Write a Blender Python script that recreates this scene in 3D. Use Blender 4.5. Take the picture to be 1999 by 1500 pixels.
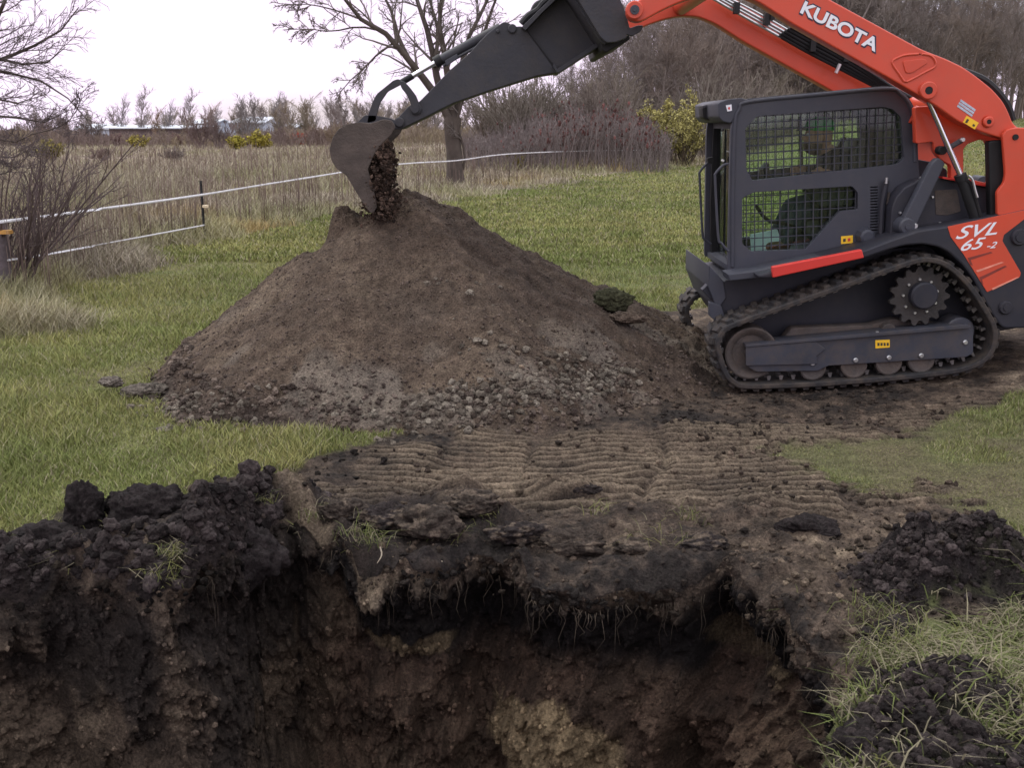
import bpy, math, random
import numpy as np
from mathutils import Vector
for o in list(bpy.data.objects): bpy.data.objects.remove(o)
S = bpy.context.scene
COL = S.collection
# ---------------- camera ----------------
FPX = 2000.0; PITCH = math.radians(14.2); CAMZ = 1.7
cd = bpy.data.cameras.new('camera'); cam = bpy.data.objects.new('camera', cd); COL.objects.link(cam)
cd.sensor_width = 36; cd.lens = 36*FPX/1999.0; cd.clip_end = 2000; cd.clip_start = 0.05
cd.dof.use_dof = True; cd.dof.focus_distance = 6.4; cd.dof.aperture_fstop = 9.0
cam.location = (0, 0, CAMZ); cam.rotation_euler = (math.pi/2-PITCH, 0, 0)
S.camera = cam
# ---------------- sky + sun ----------------
W = bpy.data.worlds.new('World'); S.world = W; W.use_nodes = True
nt = W.node_tree; nt.nodes.clear()
def N(t, **k):
    n = nt.nodes.new(t)
    for a, b in k.items(): setattr(n, a, b)
    return n
SUN_EL, SUN_AZ = math.radians(55), math.radians(-60)      # azimuth from +Y toward +X
sky = N('ShaderNodeTexSky', sky_type='NISHITA'); sky.sun_disc = False
sky.sun_elevation = SUN_EL; sky.sun_rotation = SUN_AZ; sky.air_density = 1.0
tc = N('ShaderNodeTexCoord'); mp = N('ShaderNodeMapping'); mp.inputs['Scale'].default_value = (1.2, 1.2, 7.0)
mp.inputs['Location'].default_value = (0.35, 0.1, 0.2)
nz = N('ShaderNodeTexNoise'); nz.inputs['Scale'].default_value = 1.6; nz.inputs['Detail'].default_value = 4
rp = N('ShaderNodeValToRGB'); rp.color_ramp.elements[0].position = .36; rp.color_ramp.elements[0].color = (.50, .50, .50, 1)
rp.color_ramp.elements[1].position = .46; rp.color_ramp.elements[1].color = (1, 1, 1, 1)
mx = N('ShaderNodeMix', data_type='RGBA')
sx = N('ShaderNodeSeparateXYZ'); mrz = N('ShaderNodeMapRange'); mrz.inputs['From Min'].default_value = .12; mrz.inputs['From Max'].default_value = .9
cl = N('ShaderNodeMix', data_type='RGBA'); cl.inputs['A'].default_value = (9.6, 8.2, 10.0, 1); cl.inputs['B'].default_value = (17.6, 18.0, 19.0, 1)
nt.links.new(tc.outputs['Generated'], sx.inputs['Vector']); nt.links.new(sx.outputs['Z'], mrz.inputs['Value']); nt.links.new(mrz.outputs['Result'], cl.inputs['Factor']); nt.links.new(cl.outputs['Result'], mx.inputs['B'])
bg = N('ShaderNodeBackground'); bg.inputs['Strength'].default_value = .1
out = N('ShaderNodeOutputWorld')
L = nt.links.new
L(tc.outputs['Generated'], mp.inputs['Vector']); L(mp.outputs['Vector'], nz.inputs['Vector'])
L(nz.outputs['Fac'], rp.inputs['Fac']); L(rp.outputs['Color'], mx.inputs['Factor']); L(sky.outputs['Color'], mx.inputs['A'])
L(mx.outputs['Result'], bg.inputs['Color']); L(bg.outputs['Background'], out.inputs['Surface'])
sd = bpy.data.lights.new('sun', 'SUN'); sd.energy = 1.1; sd.angle = math.radians(18); sd.color = (1, .97, .87)
sun = bpy.data.objects.new('sun', sd); COL.objects.link(sun)
sv = Vector((math.sin(SUN_AZ)*math.cos(SUN_EL), math.cos(SUN_AZ)*math.cos(SUN_EL), math.sin(SUN_EL)))
sun.rotation_euler = sv.to_track_quat('Z', 'Y').to_euler()
S.view_settings.view_transform = 'Standard'; S.view_settings.look = 'None'
S.view_settings.exposure = 0.3; S.view_settings.gamma = 1; S.view_settings.use_curve_mapping = False
S.render.engine = 'CYCLES'
# ---------------- photo measuring helpers (pixels of the photo -> metres in the world) ----------------
ca, sa = math.cos(PITCH), math.sin(PITCH)
def P(px, py, Y):
    u = (px-999.5)/FPX; v = (749.5-py)/FPX; t = Y/(ca+v*sa)
    return (u*t, CAMZ+t*(v*ca-sa))
def P3(px, py, Y):
    x, z = P(px, py, Y); return (x, Y, z)
def G(px, py, z=0.0):
    u = (px-999.5)/FPX; v = (749.5-py)/FPX; t = (z-CAMZ)/(v*ca-sa)
    return (u*t, t*(ca+v*sa))
# ---------------- numpy noise ----------------
_r = np.random.RandomState(7); PERM = np.concatenate([_r.permutation(4096)]*2).astype(np.int64); VAL = _r.rand(4096).astype(np.float32)
def _h(i, j, k): return VAL[PERM[(PERM[(PERM[i & 4095]+j) & 4095]+k) & 4095]]
def noise(x, y, z=0.0):
    x = np.asarray(x, dtype=np.float64); y = np.asarray(y, dtype=np.float64); z = np.zeros_like(x)+z
    xi = np.floor(x).astype(np.int64); yi = np.floor(y).astype(np.int64); zi = np.floor(z).astype(np.int64)
    fx, fy, fz = x-xi, y-yi, z-zi
    fx = fx*fx*fx*(fx*(fx*6-15)+10); fy = fy*fy*fy*(fy*(fy*6-15)+10); fz = fz*fz*fz*(fz*(fz*6-15)+10)
    r = 0
    for a in (0, 1):
        for b in (0, 1):
            for c in (0, 1):
                r = r+_h(xi+a, yi+b, zi+c)*(fx if a else 1-fx)*(fy if b else 1-fy)*(fz if c else 1-fz)
    return r*2-1
def fbm(x, y, z=0.0, o=4):
    r = 0; a = 1.0; f = 1.0; s = 0
    for i in range(o):
        r = r+a*noise(x*f+i*17.3, y*f-i*9.1, z*f+i*3.7); s += a; a *= .5; f *= 2.03
    return r/s*1.6
def ss(a, b, x):
    t = np.clip((x-a)/(b-a), 0, 1); return t*t*(3-2*t)
def lerp(a, b, t): return a+(b-a)*t
def poly_sd(x, y, poly):                     # signed distance, positive inside
    x = np.asarray(x, float); y = np.asarray(y, float)
    d = np.full(x.shape, 1e9); ins = np.zeros(x.shape, bool); n = len(poly)
    for i in range(n):
        x0, y0 = poly[i]; x1, y1 = poly[(i+1) % n]
        ex, ey = x1-x0, y1-y0
        t = np.clip(((x-x0)*ex+(y-y0)*ey)/(ex*ex+ey*ey+1e-12), 0, 1)
        d = np.minimum(d, np.hypot(x-x0-t*ex, y-y0-t*ey))
        if abs(y1-y0) > 1e-12:
            c = ((y0 > y) != (y1 > y)) & (x < (x1-x0)*(y-y0)/(y1-y0)+x0); ins ^= c
    return np.where(ins, d, -d)
# ---------------- mesh helpers ----------------
def mesh_np(name, V, F, mat=None, parent=None, smooth=True, sharp=None, attrs=None):
    """V (n,3); F list of arrays (m,k) of equal-size faces"""
    V = np.asarray(V, np.float32); F = [np.asarray(f, np.int32) for f in F if len(f)]
    me = bpy.data.meshes.new(name)
    me.vertices.add(len(V)); me.vertices.foreach_set('co', V.ravel())
    nl = sum(f.size for f in F); nf = sum(len(f) for f in F)
    me.loops.add(nl); me.polygons.add(nf)
    me.loops.foreach_set('vertex_index', np.concatenate([f.ravel() for f in F]))
    st = []; o = 0
    for f in F:
        st.append(o+np.arange(len(f))*f.shape[1]); o += f.size
    me.polygons.foreach_set('loop_start', np.concatenate(st).astype(np.int32))
    me.polygons.foreach_set('use_smooth', np.full(nf, smooth))
    me.update(calc_edges=True)
    if sharp: me.set_sharp_from_angle(angle=math.radians(sharp))
    for k, a in (attrs or {}).items():
        if a.ndim == 1:
            at = me.attributes.new(k, 'FLOAT', 'POINT'); at.data.foreach_set('value', a.astype(np.float32))
        else:
            at = me.attributes.new(k, 'FLOAT_COLOR', 'POINT')
            c = np.ones((len(V), 4), np.float32); c[:, :3] = a; at.data.foreach_set('color', c.ravel())
    ob = bpy.data.objects.new(name, me); COL.objects.link(ob)
    if mat: me.materials.append(mat)
    if parent: ob.parent = parent
    return ob
def tag(o, label=None, cat=None, group=None, kind=None):
    if label: o['label'] = label
    if cat: o['category'] = cat
    if group: o['group'] = group
    if kind: o['kind'] = kind
    return o
def empty(name, loc, label, cat, group=None):
    o = bpy.data.objects.new(name, None); COL.objects.link(o); o.location = loc; o.empty_display_size = .1
    return tag(o, label, cat, group)
def tubes(Pt, R, n, cap=True):
    """Pt [M,K,3], R [M,K] -> verts, faces of M tapered tubes"""
    M, K = R.shape
    T = np.gradient(Pt, axis=1); T /= np.linalg.norm(T, axis=2, keepdims=True)+1e-9
    ref = np.zeros((M, 1, 3)); D = Pt[:, -1]-Pt[:, 0]
    ax = np.argmin(np.abs(D), axis=1); ref[np.arange(M), 0, ax] = 1
    U = np.cross(T, np.broadcast_to(ref, T.shape)); U /= np.linalg.norm(U, axis=2, keepdims=True)+1e-9
    Vv = np.cross(T, U)
    a = np.arange(n)*2*np.pi/n
    V = Pt[:, :, None, :]+R[:, :, None, None]*(U[:, :, None, :]*np.cos(a)[None, None, :, None]+Vv[:, :, None, :]*np.sin(a)[None, None, :, None])
    V = V.reshape(-1, 3)
    m, k, s = np.meshgrid(np.arange(M), np.arange(K-1), np.arange(n), indexing='ij')
    b = m*K*n+k*n; s2 = (s+1) % n
    F = np.stack([b+s, b+s2, b+n+s2, b+n+s], -1).reshape(-1, 4)
    caps = []
    if cap:
        for kk, rev in ((0, 1), (K-1, 0)):
            c = np.arange(M)[:, None]*K*n+kk*n+np.arange(n)[None]
            caps.append(c[:, ::-1] if rev else c)
    return V, F, (np.concatenate(caps) if cap else np.zeros((0, n), int))
def tube(name, pts, r, mat, parent=None, n=10, smooth_path=0):
    pts = np.array(pts, float)
    if smooth_path:
        pts = catmull(pts, smooth_path)
    R = np.full((1, len(pts)), r, float) if np.isscalar(r) else np.interp(np.linspace(0, 1, len(pts)), np.linspace(0, 1, len(r)), r)[None]
    V, F, c = tubes(pts[None], R, n)
    return mesh_np(name, V, [F, c], mat, parent, sharp=40)
def catmull(p, k, closed=False):
    p = np.array(p, float); n = len(p); out = []
    rng = range(n if closed else n-1)
    for i in rng:
        g = (lambda j: p[j % n]) if closed else (lambda j: p[min(max(j, 0), n-1)])
        a, b, c, d = g(i-1), g(i), g(i+1), g(i+2)
        for t in np.arange(k)/k:
            out.append(.5*((2*b)+(c-a)*t+(2*a-5*b+4*c-d)*t*t+(3*b-a-3*c+d)*t**3))
    if not closed: out.append(p[-1])
    return np.array(out)
class MB:
    def __init__(s): s.V = []; s.F = {}; s.n = 0
    def add(s, V, Fs):
        for f in Fs:
            f = np.asarray(f)
            if len(f): s.F.setdefault(f.shape[1], []).append(f+s.n)
        s.V.append(np.asarray(V, float)); s.n += len(V); return s
    def box(s, x0, x1, y0, y1, z0, z1):
        V = [(x, y, z) for x in (x0, x1) for y in (y0, y1) for z in (z0, z1)]
        return s.add(V, [[(0, 1, 3, 2), (4, 6, 7, 5), (0, 4, 5, 1), (2, 3, 7, 6), (0, 2, 6, 4), (1, 5, 7, 3)]])
    def bar(s, a, b, r, n=8):
        V, F, c = tubes(np.array([[a, b]], float), np.full((1, 2), r, float), n); return s.add(V, [F, c])
    def path(s, pts, r, n=8):
        pts = np.array(pts, float); V, F, c = tubes(pts[None], np.full((1, len(pts)), r, float), n); return s.add(V, [F, c])
    def build(s, name, mat, parent=None, smooth=True, sharp=35, bevel=0, **k):
        o = mesh_np(name, np.concatenate(s.V), [np.concatenate(f) for f in s.F.values()], mat, parent, smooth, sharp, **k)
        if bevel:
            m = o.modifiers.new('bevel', 'BEVEL'); m.width = bevel; m.segments = 2; m.limit_method = 'ANGLE'
        return o
def roundp(pts, r, n=5):
    pts = [np.array(p, float) for p in pts]
    if not r: return [tuple(p) for p in pts]
    rr = r if hasattr(r, '__len__') else [r]*len(pts); out = []
    for i, p in enumerate(pts):
        a, b = pts[i-1]-p, pts[(i+1) % len(pts)]-p; la, lb = np.linalg.norm(a), np.linalg.norm(b)
        d = min(rr[i], la*.48, lb*.48)
        if d < 1e-4: out.append(tuple(p)); continue
        q0, q1 = p+a/la*d, p+b/lb*d
        for t in np.linspace(0, 1, n): out.append(tuple((1-t)**2*q0+2*t*(1-t)*p+t*t*q1))
    return out
def plate(name, outer, Ya, Yb, mat, parent=None, holes=(), bev=.004, world=False, r=0, hr=0):
    """solid plate with outline (photo px measured at plane Ya, or world x,z) between depths Ya and Yb"""
    cu = bpy.data.curves.new(name, 'CURVE'); cu.dimensions = '2D'; cu.fill_mode = 'BOTH'
    cu.extrude = max(abs(Yb-Ya)/2-bev, 1e-4); cu.bevel_depth = bev; cu.bevel_resolution = 1; cu.offset = -bev
    for i, pl in enumerate([outer]+list(holes)):
        rad = r if i == 0 else hr
        pl = roundp(pl, rad)
        if not world: pl = [P(a, b, Ya) for a, b in pl]
        ar = sum(pl[j-1][0]*pl[j][1]-pl[j][0]*pl[j-1][1] for j in range(len(pl)))
        if (ar < 0) != (i > 0): pl = pl[::-1]
        sp = cu.splines.new('POLY'); sp.points.add(len(pl)-1); sp.use_cyclic_u = True
        for q, (x, z) in zip(sp.points, pl): q.co = (x, z, 0, 1)
    t = bpy.data.objects.new('tmp', cu); COL.objects.link(t)
    dg = bpy.context.evaluated_depsgraph_get(); me = bpy.data.meshes.new_from_object(t.evaluated_get(dg))
    bpy.data.objects.remove(t); bpy.data.curves.remove(cu)
    n = len(me.vertices); co = np.empty(n*3, np.float32); me.vertices.foreach_get('co', co); co = co.reshape(-1, 3)
    c2 = np.stack([co[:, 0], (Ya+Yb)/2-co[:, 2], co[:, 1]], 1); me.vertices.foreach_set('co', c2.ravel()); 
    me.name = name; me.update()
    me.polygons.foreach_set('use_smooth', np.ones(len(me.polygons), bool)); me.set_sharp_from_angle(angle=math.radians(35))
    ob = bpy.data.objects.new(name, me); COL.objects.link(ob); me.materials.clear(); me.materials.append(mat)
    if parent: ob.parent = parent
    return ob
def disc(name, cx, cz, r, Ya, Yb, mat, parent=None, n=32, rings=None, inner=0):
    """turned part with its axis along Y; rings = [(y, r)...] profile"""
    pr = rings or [(Ya, inner), (Ya, r-.004), (Ya+.004, r), (Yb, r), (Yb, inner)]
    a = np.arange(n)*2*np.pi/n; V = []; K = len(pr)
    for y, rr in pr:
        V.append(np.stack([cx+rr*np.cos(a), np.full(n, y), cz+rr*np.sin(a)], 1))
    V = np.concatenate(V); k, s = np.meshgrid(np.arange(K-1), np.arange(n), indexing='ij')
    F = np.stack([k*n+s, k*n+(s+1) % n, (k+1)*n+(s+1) % n, (k+1)*n+s], -1).reshape(-1, 4)
    return mesh_np(name, V, [F], mat, parent, sharp=35)
def text_mesh(name, s, bl, br, tl, mat, parent, ext=.0015, off=.02, shear=0):
    fc = bpy.data.curves.new(name, 'FONT'); fc.body = s; fc.offset = off; fc.extrude = .01; fc.shear = shear
    t = bpy.data.objects.new('tmp', fc); COL.objects.link(t)
    me = bpy.data.meshes.new_from_object(t.evaluated_get(bpy.context.evaluated_depsgraph_get()))
    bpy.data.objects.remove(t)
    n = len(me.vertices); co = np.empty(n*3, np.float32); me.vertices.foreach_get('co', co); co = co.reshape(-1, 3)
    mn, mxx = co.min(0), co.max(0); q = (co-mn)/(mxx-mn)
    bl, br, tl = (np.array(v) for v in (bl, br, tl))
    c = bl+q[:, :1]*(br-bl)+q[:, 1:2]*(tl-bl); c[:, 1] -= q[:, 2]*ext
    me.vertices.foreach_set('co', c.astype(np.float32).ravel()); me.name = name; me.update()
    ob = bpy.data.objects.new(name, me); COL.objects.link(ob); me.materials.clear(); me.materials.append(mat); ob.parent = parent
    return ob
# ---------------- materials ----------------
def mat(name, col, rough=.6, metal=0.0, spec=.5, var=.12, vscale=6, bump=0.0, bscale=60, dust=0.0, dcol=(.13, .1, .08), attr=None, coat=0.0, fine=0.0, fscale=200, trans=0.0):
    m = bpy.data.materials.new(name); m.use_nodes = True; t = m.node_tree; b = t.nodes['Principled BSDF']
    lk = t.links.new; g = t.nodes.new
    b.inputs['Roughness'].default_value = rough; b.inputs['Metallic'].default_value = metal
    b.inputs['Specular IOR Level'].default_value = spec; b.inputs['Coat Weight'].default_value = coat
    co = g('ShaderNodeTexCoord')
    n1 = g('ShaderNodeTexNoise'); n1.inputs['Scale'].default_value = vscale; n1.inputs['Detail'].default_value = 6
    lk(co.outputs['Object'], n1.inputs['Vector'])
    mr = g('ShaderNodeMapRange'); mr.inputs['From Min'].default_value = .3; mr.inputs['From Max'].default_value = .7
    mr.inputs['To Min'].default_value = 1-var; mr.inputs['To Max'].default_value = 1+var
    lk(n1.outputs['Fac'], mr.inputs['Value'])
    vm = g('ShaderNodeVectorMath'); vm.operation = 'SCALE'
    if attr:
        at = g('ShaderNodeAttribute'); at.attribute_name = attr; lk(at.outputs['Color'], vm.inputs[0])
    else:
        vm.inputs[0].default_value = col
    lk(mr.outputs['Result'], vm.inputs['Scale']); last = vm.outputs['Vector']
    if fine:
        n2 = g('ShaderNodeTexNoise'); n2.inputs['Scale'].default_value = fscale; n2.inputs['Detail'].default_value = 4; n2.inputs['Roughness'].default_value = .7
        lk(co.outputs['Object'], n2.inputs['Vector'])
        m2 = g('ShaderNodeMapRange'); m2.inputs['From Min'].default_value = .3; m2.inputs['From Max'].default_value = .7
        m2.inputs['To Min'].default_value = 1-fine; m2.inputs['To Max'].default_value = 1+fine*1.3
        lk(n2.outputs['Fac'], m2.inputs['Value']); v2 = g('ShaderNodeVectorMath'); v2.operation = 'SCALE'
        lk(last, v2.inputs[0]); lk(m2.outputs['Result'], v2.inputs['Scale']); last = v2.outputs['Vector']
    if dust:
        n3 = g('ShaderNodeTexNoise'); n3.inputs['Scale'].default_value = 9; n3.inputs['Detail'].default_value = 8; n3.inputs['Roughness'].default_value = .7
        lk(co.outputs['Object'], n3.inputs['Vector'])
        m3 = g('ShaderNodeMapRange'); m3.inputs['From Min'].default_value = .42; m3.inputs['From Max'].default_value = .75; m3.inputs['To Max'].default_value = dust
        lk(n3.outputs['Fac'], m3.inputs['Value']); mm = g('ShaderNodeMix'); mm.data_type = 'RGBA'
        lk(m3.outputs['Result'], mm.inputs['Factor']); lk(last, mm.inputs['A']); mm.inputs['B'].default_value = (*dcol, 1); last = mm.outputs['Result']
    lk(last, b.inputs['Base Color'])
    if bump:
        nb = g('ShaderNodeTexNoise'); nb.inputs['Scale'].default_value = bscale; nb.inputs['Detail'].default_value = 6; nb.inputs['Roughness'].default_value = .65
        lk(co.outputs['Object'], nb.inputs['Vector']); bp = g('ShaderNodeBump'); bp.inputs['Strength'].default_value = bump; bp.inputs['Distance'].default_value = .02
        lk(nb.outputs['Fac'], bp.inputs['Height']); lk(bp.outputs['Normal'], b.inputs['Normal'])
    if trans:
        tr = g('ShaderNodeBsdfTransparent'); tr.inputs['Color'].default_value = (*trans, 1); gl = g('ShaderNodeBsdfGlossy'); gl.inputs['Roughness'].default_value = .03
        mxs = g('ShaderNodeMixShader'); fr = g('ShaderNodeFresnel'); fr.inputs['IOR'].default_value = 1.45
        lk(fr.outputs['Fac'], mxs.inputs['Fac']); lk(tr.outputs['BSDF'], mxs.inputs[1]); lk(gl.outputs['BSDF'], mxs.inputs[2])
        lk(mxs.outputs['Shader'], t.nodes['Material Output'].inputs['Surface'])
    return m
M = {}
M['soil'] = mat('soil', None, .95, spec=.15, attr='col', var=.25, vscale=9, fine=.6, fscale=80, bump=1.0, bscale=75)
M['grass'] = mat('grass_blade', None, .8, spec=.12, attr='col', var=.15, vscale=.8)
M['bark'] = mat('bark', (.085, .07, .06), .9, spec=.1, var=.3, vscale=3, bump=.6, bscale=30)
M['twig'] = mat('twig', (.10, .08, .072), .9, spec=.1, var=.25, vscale=.4)
M['farwood'] = mat('far_bark', None, .9, spec=.1, attr='col', var=.15, vscale=.3)
# ======================= ground and pit =======================
RIMPX = [(-420, 1330), (-200, 1235), (0, 1175), (90, 1158), (200, 1165), (300, 1172), (400, 1150), (470, 1120), (520, 1065), (570, 1030), (640, 1062), (700, 1085),
         (790, 1105), (860, 1100), (930, 1062), (985, 1072), (1040, 1118), (1130, 1138), (1230, 1125), (1330, 1118), (1400, 1098),
         (1470, 1128), (1530, 1190), (1600, 1250), (1660, 1290), (1690, 1330), (1650, 1400), (1625, 1470), (1600, 1560)]
RIM = [G(a, b) for a, b in RIMPX]+[(.85, 1.9), (.6, 1.2), (0, .75), (-1.0, .7), (-2.2, .9), (-2.9, 1.6), (-3.1, 2.4)]
CX, CY = -.45, 2.45
_a = np.array([math.atan2(y-CY, x-CX) for x, y in RIM]); _d = np.array([math.hypot(x-CX, y-CY) for x, y in RIM])
_o = np.argsort(_a); _a = _a[_o]; _d = _d[_o]
def rimR(th):
    th = (np.asarray(th)+np.pi) % (2*np.pi)-np.pi
    r = np.interp(th, np.concatenate([_a[-3:]-2*np.pi, _a, _a[:3]+2*np.pi]), np.concatenate([_d[-3:], _d, _d[:3]]))
    cx, sx = np.cos(th), np.sin(th)
    return r+.035*fbm(cx*7, sx*7, 3, 3)+.02*fbm(cx*26, sx*26, 5, 3)
def inpit(x, y, m=0.0):
    dx, dy = x-CX, y-CY; return np.hypot(dx, dy) < rimR(np.arctan2(dy, dx))+m
DIRT = [G(a, b) for a, b in [(-300, 1215), (-100, 1130), (60, 1060), (130, 1005), (250, 985), (400, 965), (520, 945), (640, 890), (760, 860), (960, 800), (1180, 640), (1260, 600), (1345, 590), (1480, 590), (1700, 600)]]
DIRT += [(3.0, 8.6), (5.2, 8.6), (7, 8.2), (7, 6.2)]
DIRT += [G(a, b) for a, b in [(1999, 775), (1930, 800), (1800, 835), (1640, 852), (1550, 880), (1570, 925), (1700, 950), (1790, 930), (1850, 945), (1875, 1000), (1930, 1040), (2010, 1120), (1990, 1180), (1790, 1195), (1680, 1225), (1690, 1330), (1640, 1450)]]
DIRT += [(.8, 1.9), (0, .7), (-2.2, .8), (-3.2, 2.0)]
def dirtmask(x, y):
    d = poly_sd(x, y, DIRT)
    d = d+.16*fbm(x*2.2, y*2.2, 1, 3)+.07*fbm(x*9, y*9, 2, 2)
    return ss(-.06, .07, d)
def gz_base(x, y):
    x = np.asarray(x, float); y = np.asarray(y, float)
    z = ss(4.9, 6.4, y)*(1-ss(10, 18, y))*(.085*np.clip(x-1.95, 0, 5)-.05*ss(.7, 1.3, x))
    ys = np.maximum(y, .1)
    z = z+2.1*ss(14, 72, y)*ss(.17, .33, x/ys)
    z = z-2.6*ss(105, 150, y)*(1-ss(-.1, .1, x/ys))
    z = z+.02*noise(x/1.3, y/1.3)+.25*noise(x/23, y/23, 4)*ss(15, 60, y)
    return z
MOUNDS = [(1.70, 3.68, .20, .25, .20), (2.0, 3.62, .13, .28, .20), (1.46, 3.57, .08, .18, .15), (1.28, 2.74, .12, .26, .18), (1.1, 2.45, .12, .22, .22), (1.42, 2.35, .06, .3, .2),
          (-.25, 4.55, .07, .12, .1), (.25, 4.6, .09, .14, .1), (.95, 4.35, .05, .3, .14), (.55, 4.3, .04, .15, .1), (-.1, 4.25, .05, .2, .1)]
def gz(x, y, dm=None, want_tread=False):
    z = gz_base(x, y)
    if dm is None: dm = dirtmask(x, y)
    dx, dy = x-CX, y-CY; th = np.arctan2(dy, dx); rho = np.maximum(np.hypot(dx, dy)-rimR(th), 0)
    near = np.exp(-rho/.45)
    z = z-.07*np.exp(-rho/.07)
    rough = .010*fbm(x*9, y*9, 1, 4)+(.014+.055*near)*fbm(x*4.5, y*4.5, 9, 4)+.02*near*fbm(x*12, y*12, 19, 3)
    lump = np.clip(fbm(x*7, y*7, 21, 3), 0, 1)**1.5
    zr = dm*(rough+(.012+.05*near)*lump)+dm*.004*fbm(x*60, y*60, 2, 2)
    # berm on the left rim
    wl = ss(.15, -.25, x+.75)*ss(-9, -2.9, x)
    bl = np.exp(-((rho-.17)/.22)**2)
    z = z+wl*bl*lerp(.5, 1, ss(-2.15, -1.45, x))*(.15+.20*np.clip(.4+fbm(x*3.1, y*3.1, 5, 3), 0, 1)+.06*fbm(x*10, y*10, 6, 3)+.025*fbm(x*28, y*28, 6, 3))
    for mx_, my_, h, sx, sy in MOUNDS:
        g = np.exp(-((x-mx_)/sx)**4-((y-my_)/sy)**4)
        z = z+g*h*(.85+.32*fbm(x*5, y*5, 8, 3)+.16*fbm(x*14, y*14, 9, 3)+.10*fbm(x*40, y*40, 9, 2))
    # tread prints
    wx = x+.05*fbm(x*2, y*2, 3, 2)
    def band(c, w, y0, y1, ang, sl=0):
        yy = y+ang*x
        m = ss(w/2+.03, w/2-.03, np.abs(wx-c-sl*(y-4.8)))*ss(y0, y0+.25, y)*ss(y1, y1-.2, y)
        return m, yy
    tr = 0; mk = 0
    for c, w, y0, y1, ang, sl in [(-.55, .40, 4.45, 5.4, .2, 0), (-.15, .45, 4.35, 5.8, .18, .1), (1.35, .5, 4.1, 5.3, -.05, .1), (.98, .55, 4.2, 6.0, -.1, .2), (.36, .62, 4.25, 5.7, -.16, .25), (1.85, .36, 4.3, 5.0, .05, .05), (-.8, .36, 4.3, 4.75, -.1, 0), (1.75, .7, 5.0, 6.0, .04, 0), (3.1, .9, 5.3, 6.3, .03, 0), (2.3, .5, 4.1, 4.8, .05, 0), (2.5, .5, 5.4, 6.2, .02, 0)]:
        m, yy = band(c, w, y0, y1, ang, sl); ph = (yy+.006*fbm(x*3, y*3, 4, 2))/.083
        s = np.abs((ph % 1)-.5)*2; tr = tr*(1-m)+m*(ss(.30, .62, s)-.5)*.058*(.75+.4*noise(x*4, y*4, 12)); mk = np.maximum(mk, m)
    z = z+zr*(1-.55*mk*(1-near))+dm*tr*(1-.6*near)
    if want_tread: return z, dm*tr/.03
    return z
def soilcol(x, y, z, wet=0.0):
    """soil colour by place: dark topsoil, brown and pale crumbs"""
    a = fbm(x*1.7, y*1.7, z*1.7+3, 4); b = fbm(x*8, y*8, z*8, 3); c = fbm(x*30, y*30, z*30, 3)
    t = np.clip(.45+.42*a+.22*b+.15*c+wet, 0, 1)[:, None]
    dark = np.array([.022, .018, .0160]); brown = np.array([.080, .059, .044]); tan = np.array([.175, .136, .096])
    col = np.where(t < .55, lerp(dark, brown, t/.55), lerp(brown, tan, (t-.55)/.45))
    return col*(1+.25*c[:, None])
def grasscol(x, y):
    a = fbm(x*.5, y*.5, 3, 4)[:, None]; b = fbm(x*3, y*3, 3, 3)[:, None]
    g = np.array([.13, .15, .055]); yel = np.array([.22, .205, .095]); br = np.array([.14, .11, .07])
    c = lerp(g, yel, np.clip(.35+.5*a+.2*b, 0, 1)); return lerp(c, br, np.clip(.1+.5*b, 0, .6))
NA = 1150
# angles: dense over the arc the photo shows
vis0, vis1 = math.radians(-15), math.radians(170)
th = np.concatenate([np.linspace(vis0, vis1, 1010, endpoint=False), np.linspace(vis1, vis0+2*np.pi, 140, endpoint=False)])
RR = rimR(th)
prof = [(0.0, .0), (-.012, -.035), (-.004, -.08), (-.02, -.13), (-.075, -.17), (-.11, -.24), (-.12, -.34), (-.10, -.45), (-.04, -.6), (.02, -.75), (.10, -.95), (.24, -1.15), (.42, -1.32), (.62, -1.42), (.85, -1.46), (1.2, -1.48)]
pd = np.array([a for a, b in prof]); pz = np.array([b for a, b in prof])
seg = np.concatenate([[0], np.cumsum(np.hypot(np.diff(pd), np.diff(pz)))])
NI = 260; ti = np.linspace(0, seg[-1], NI)
di = np.interp(ti, seg, pd); zi = np.interp(ti, seg, pz)
ro = [0]; st = .008
while ro[-1] < 900:
    r_ = ro[-1]; st = .009 if r_ < 1.6 else (.013 if r_ < 4.6 else max(.013, (r_-4.6)*.03)); ro.append(r_+st)
ro = np.array(ro); NO = len(ro)
TH, RO = np.meshgrid(th, ro, indexing='xy')      # rows = radius
X = CX+(RR[None]+RO)*np.cos(TH); Yg = CY+(RR[None]+RO)*np.sin(TH)
xf, yf = X.ravel(), Yg.ravel()
dmv = np.where(RO.ravel() < 12, dirtmask(xf, yf), 0.0)
zo, trd = gz(xf, yf, dmv, True)
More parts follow.
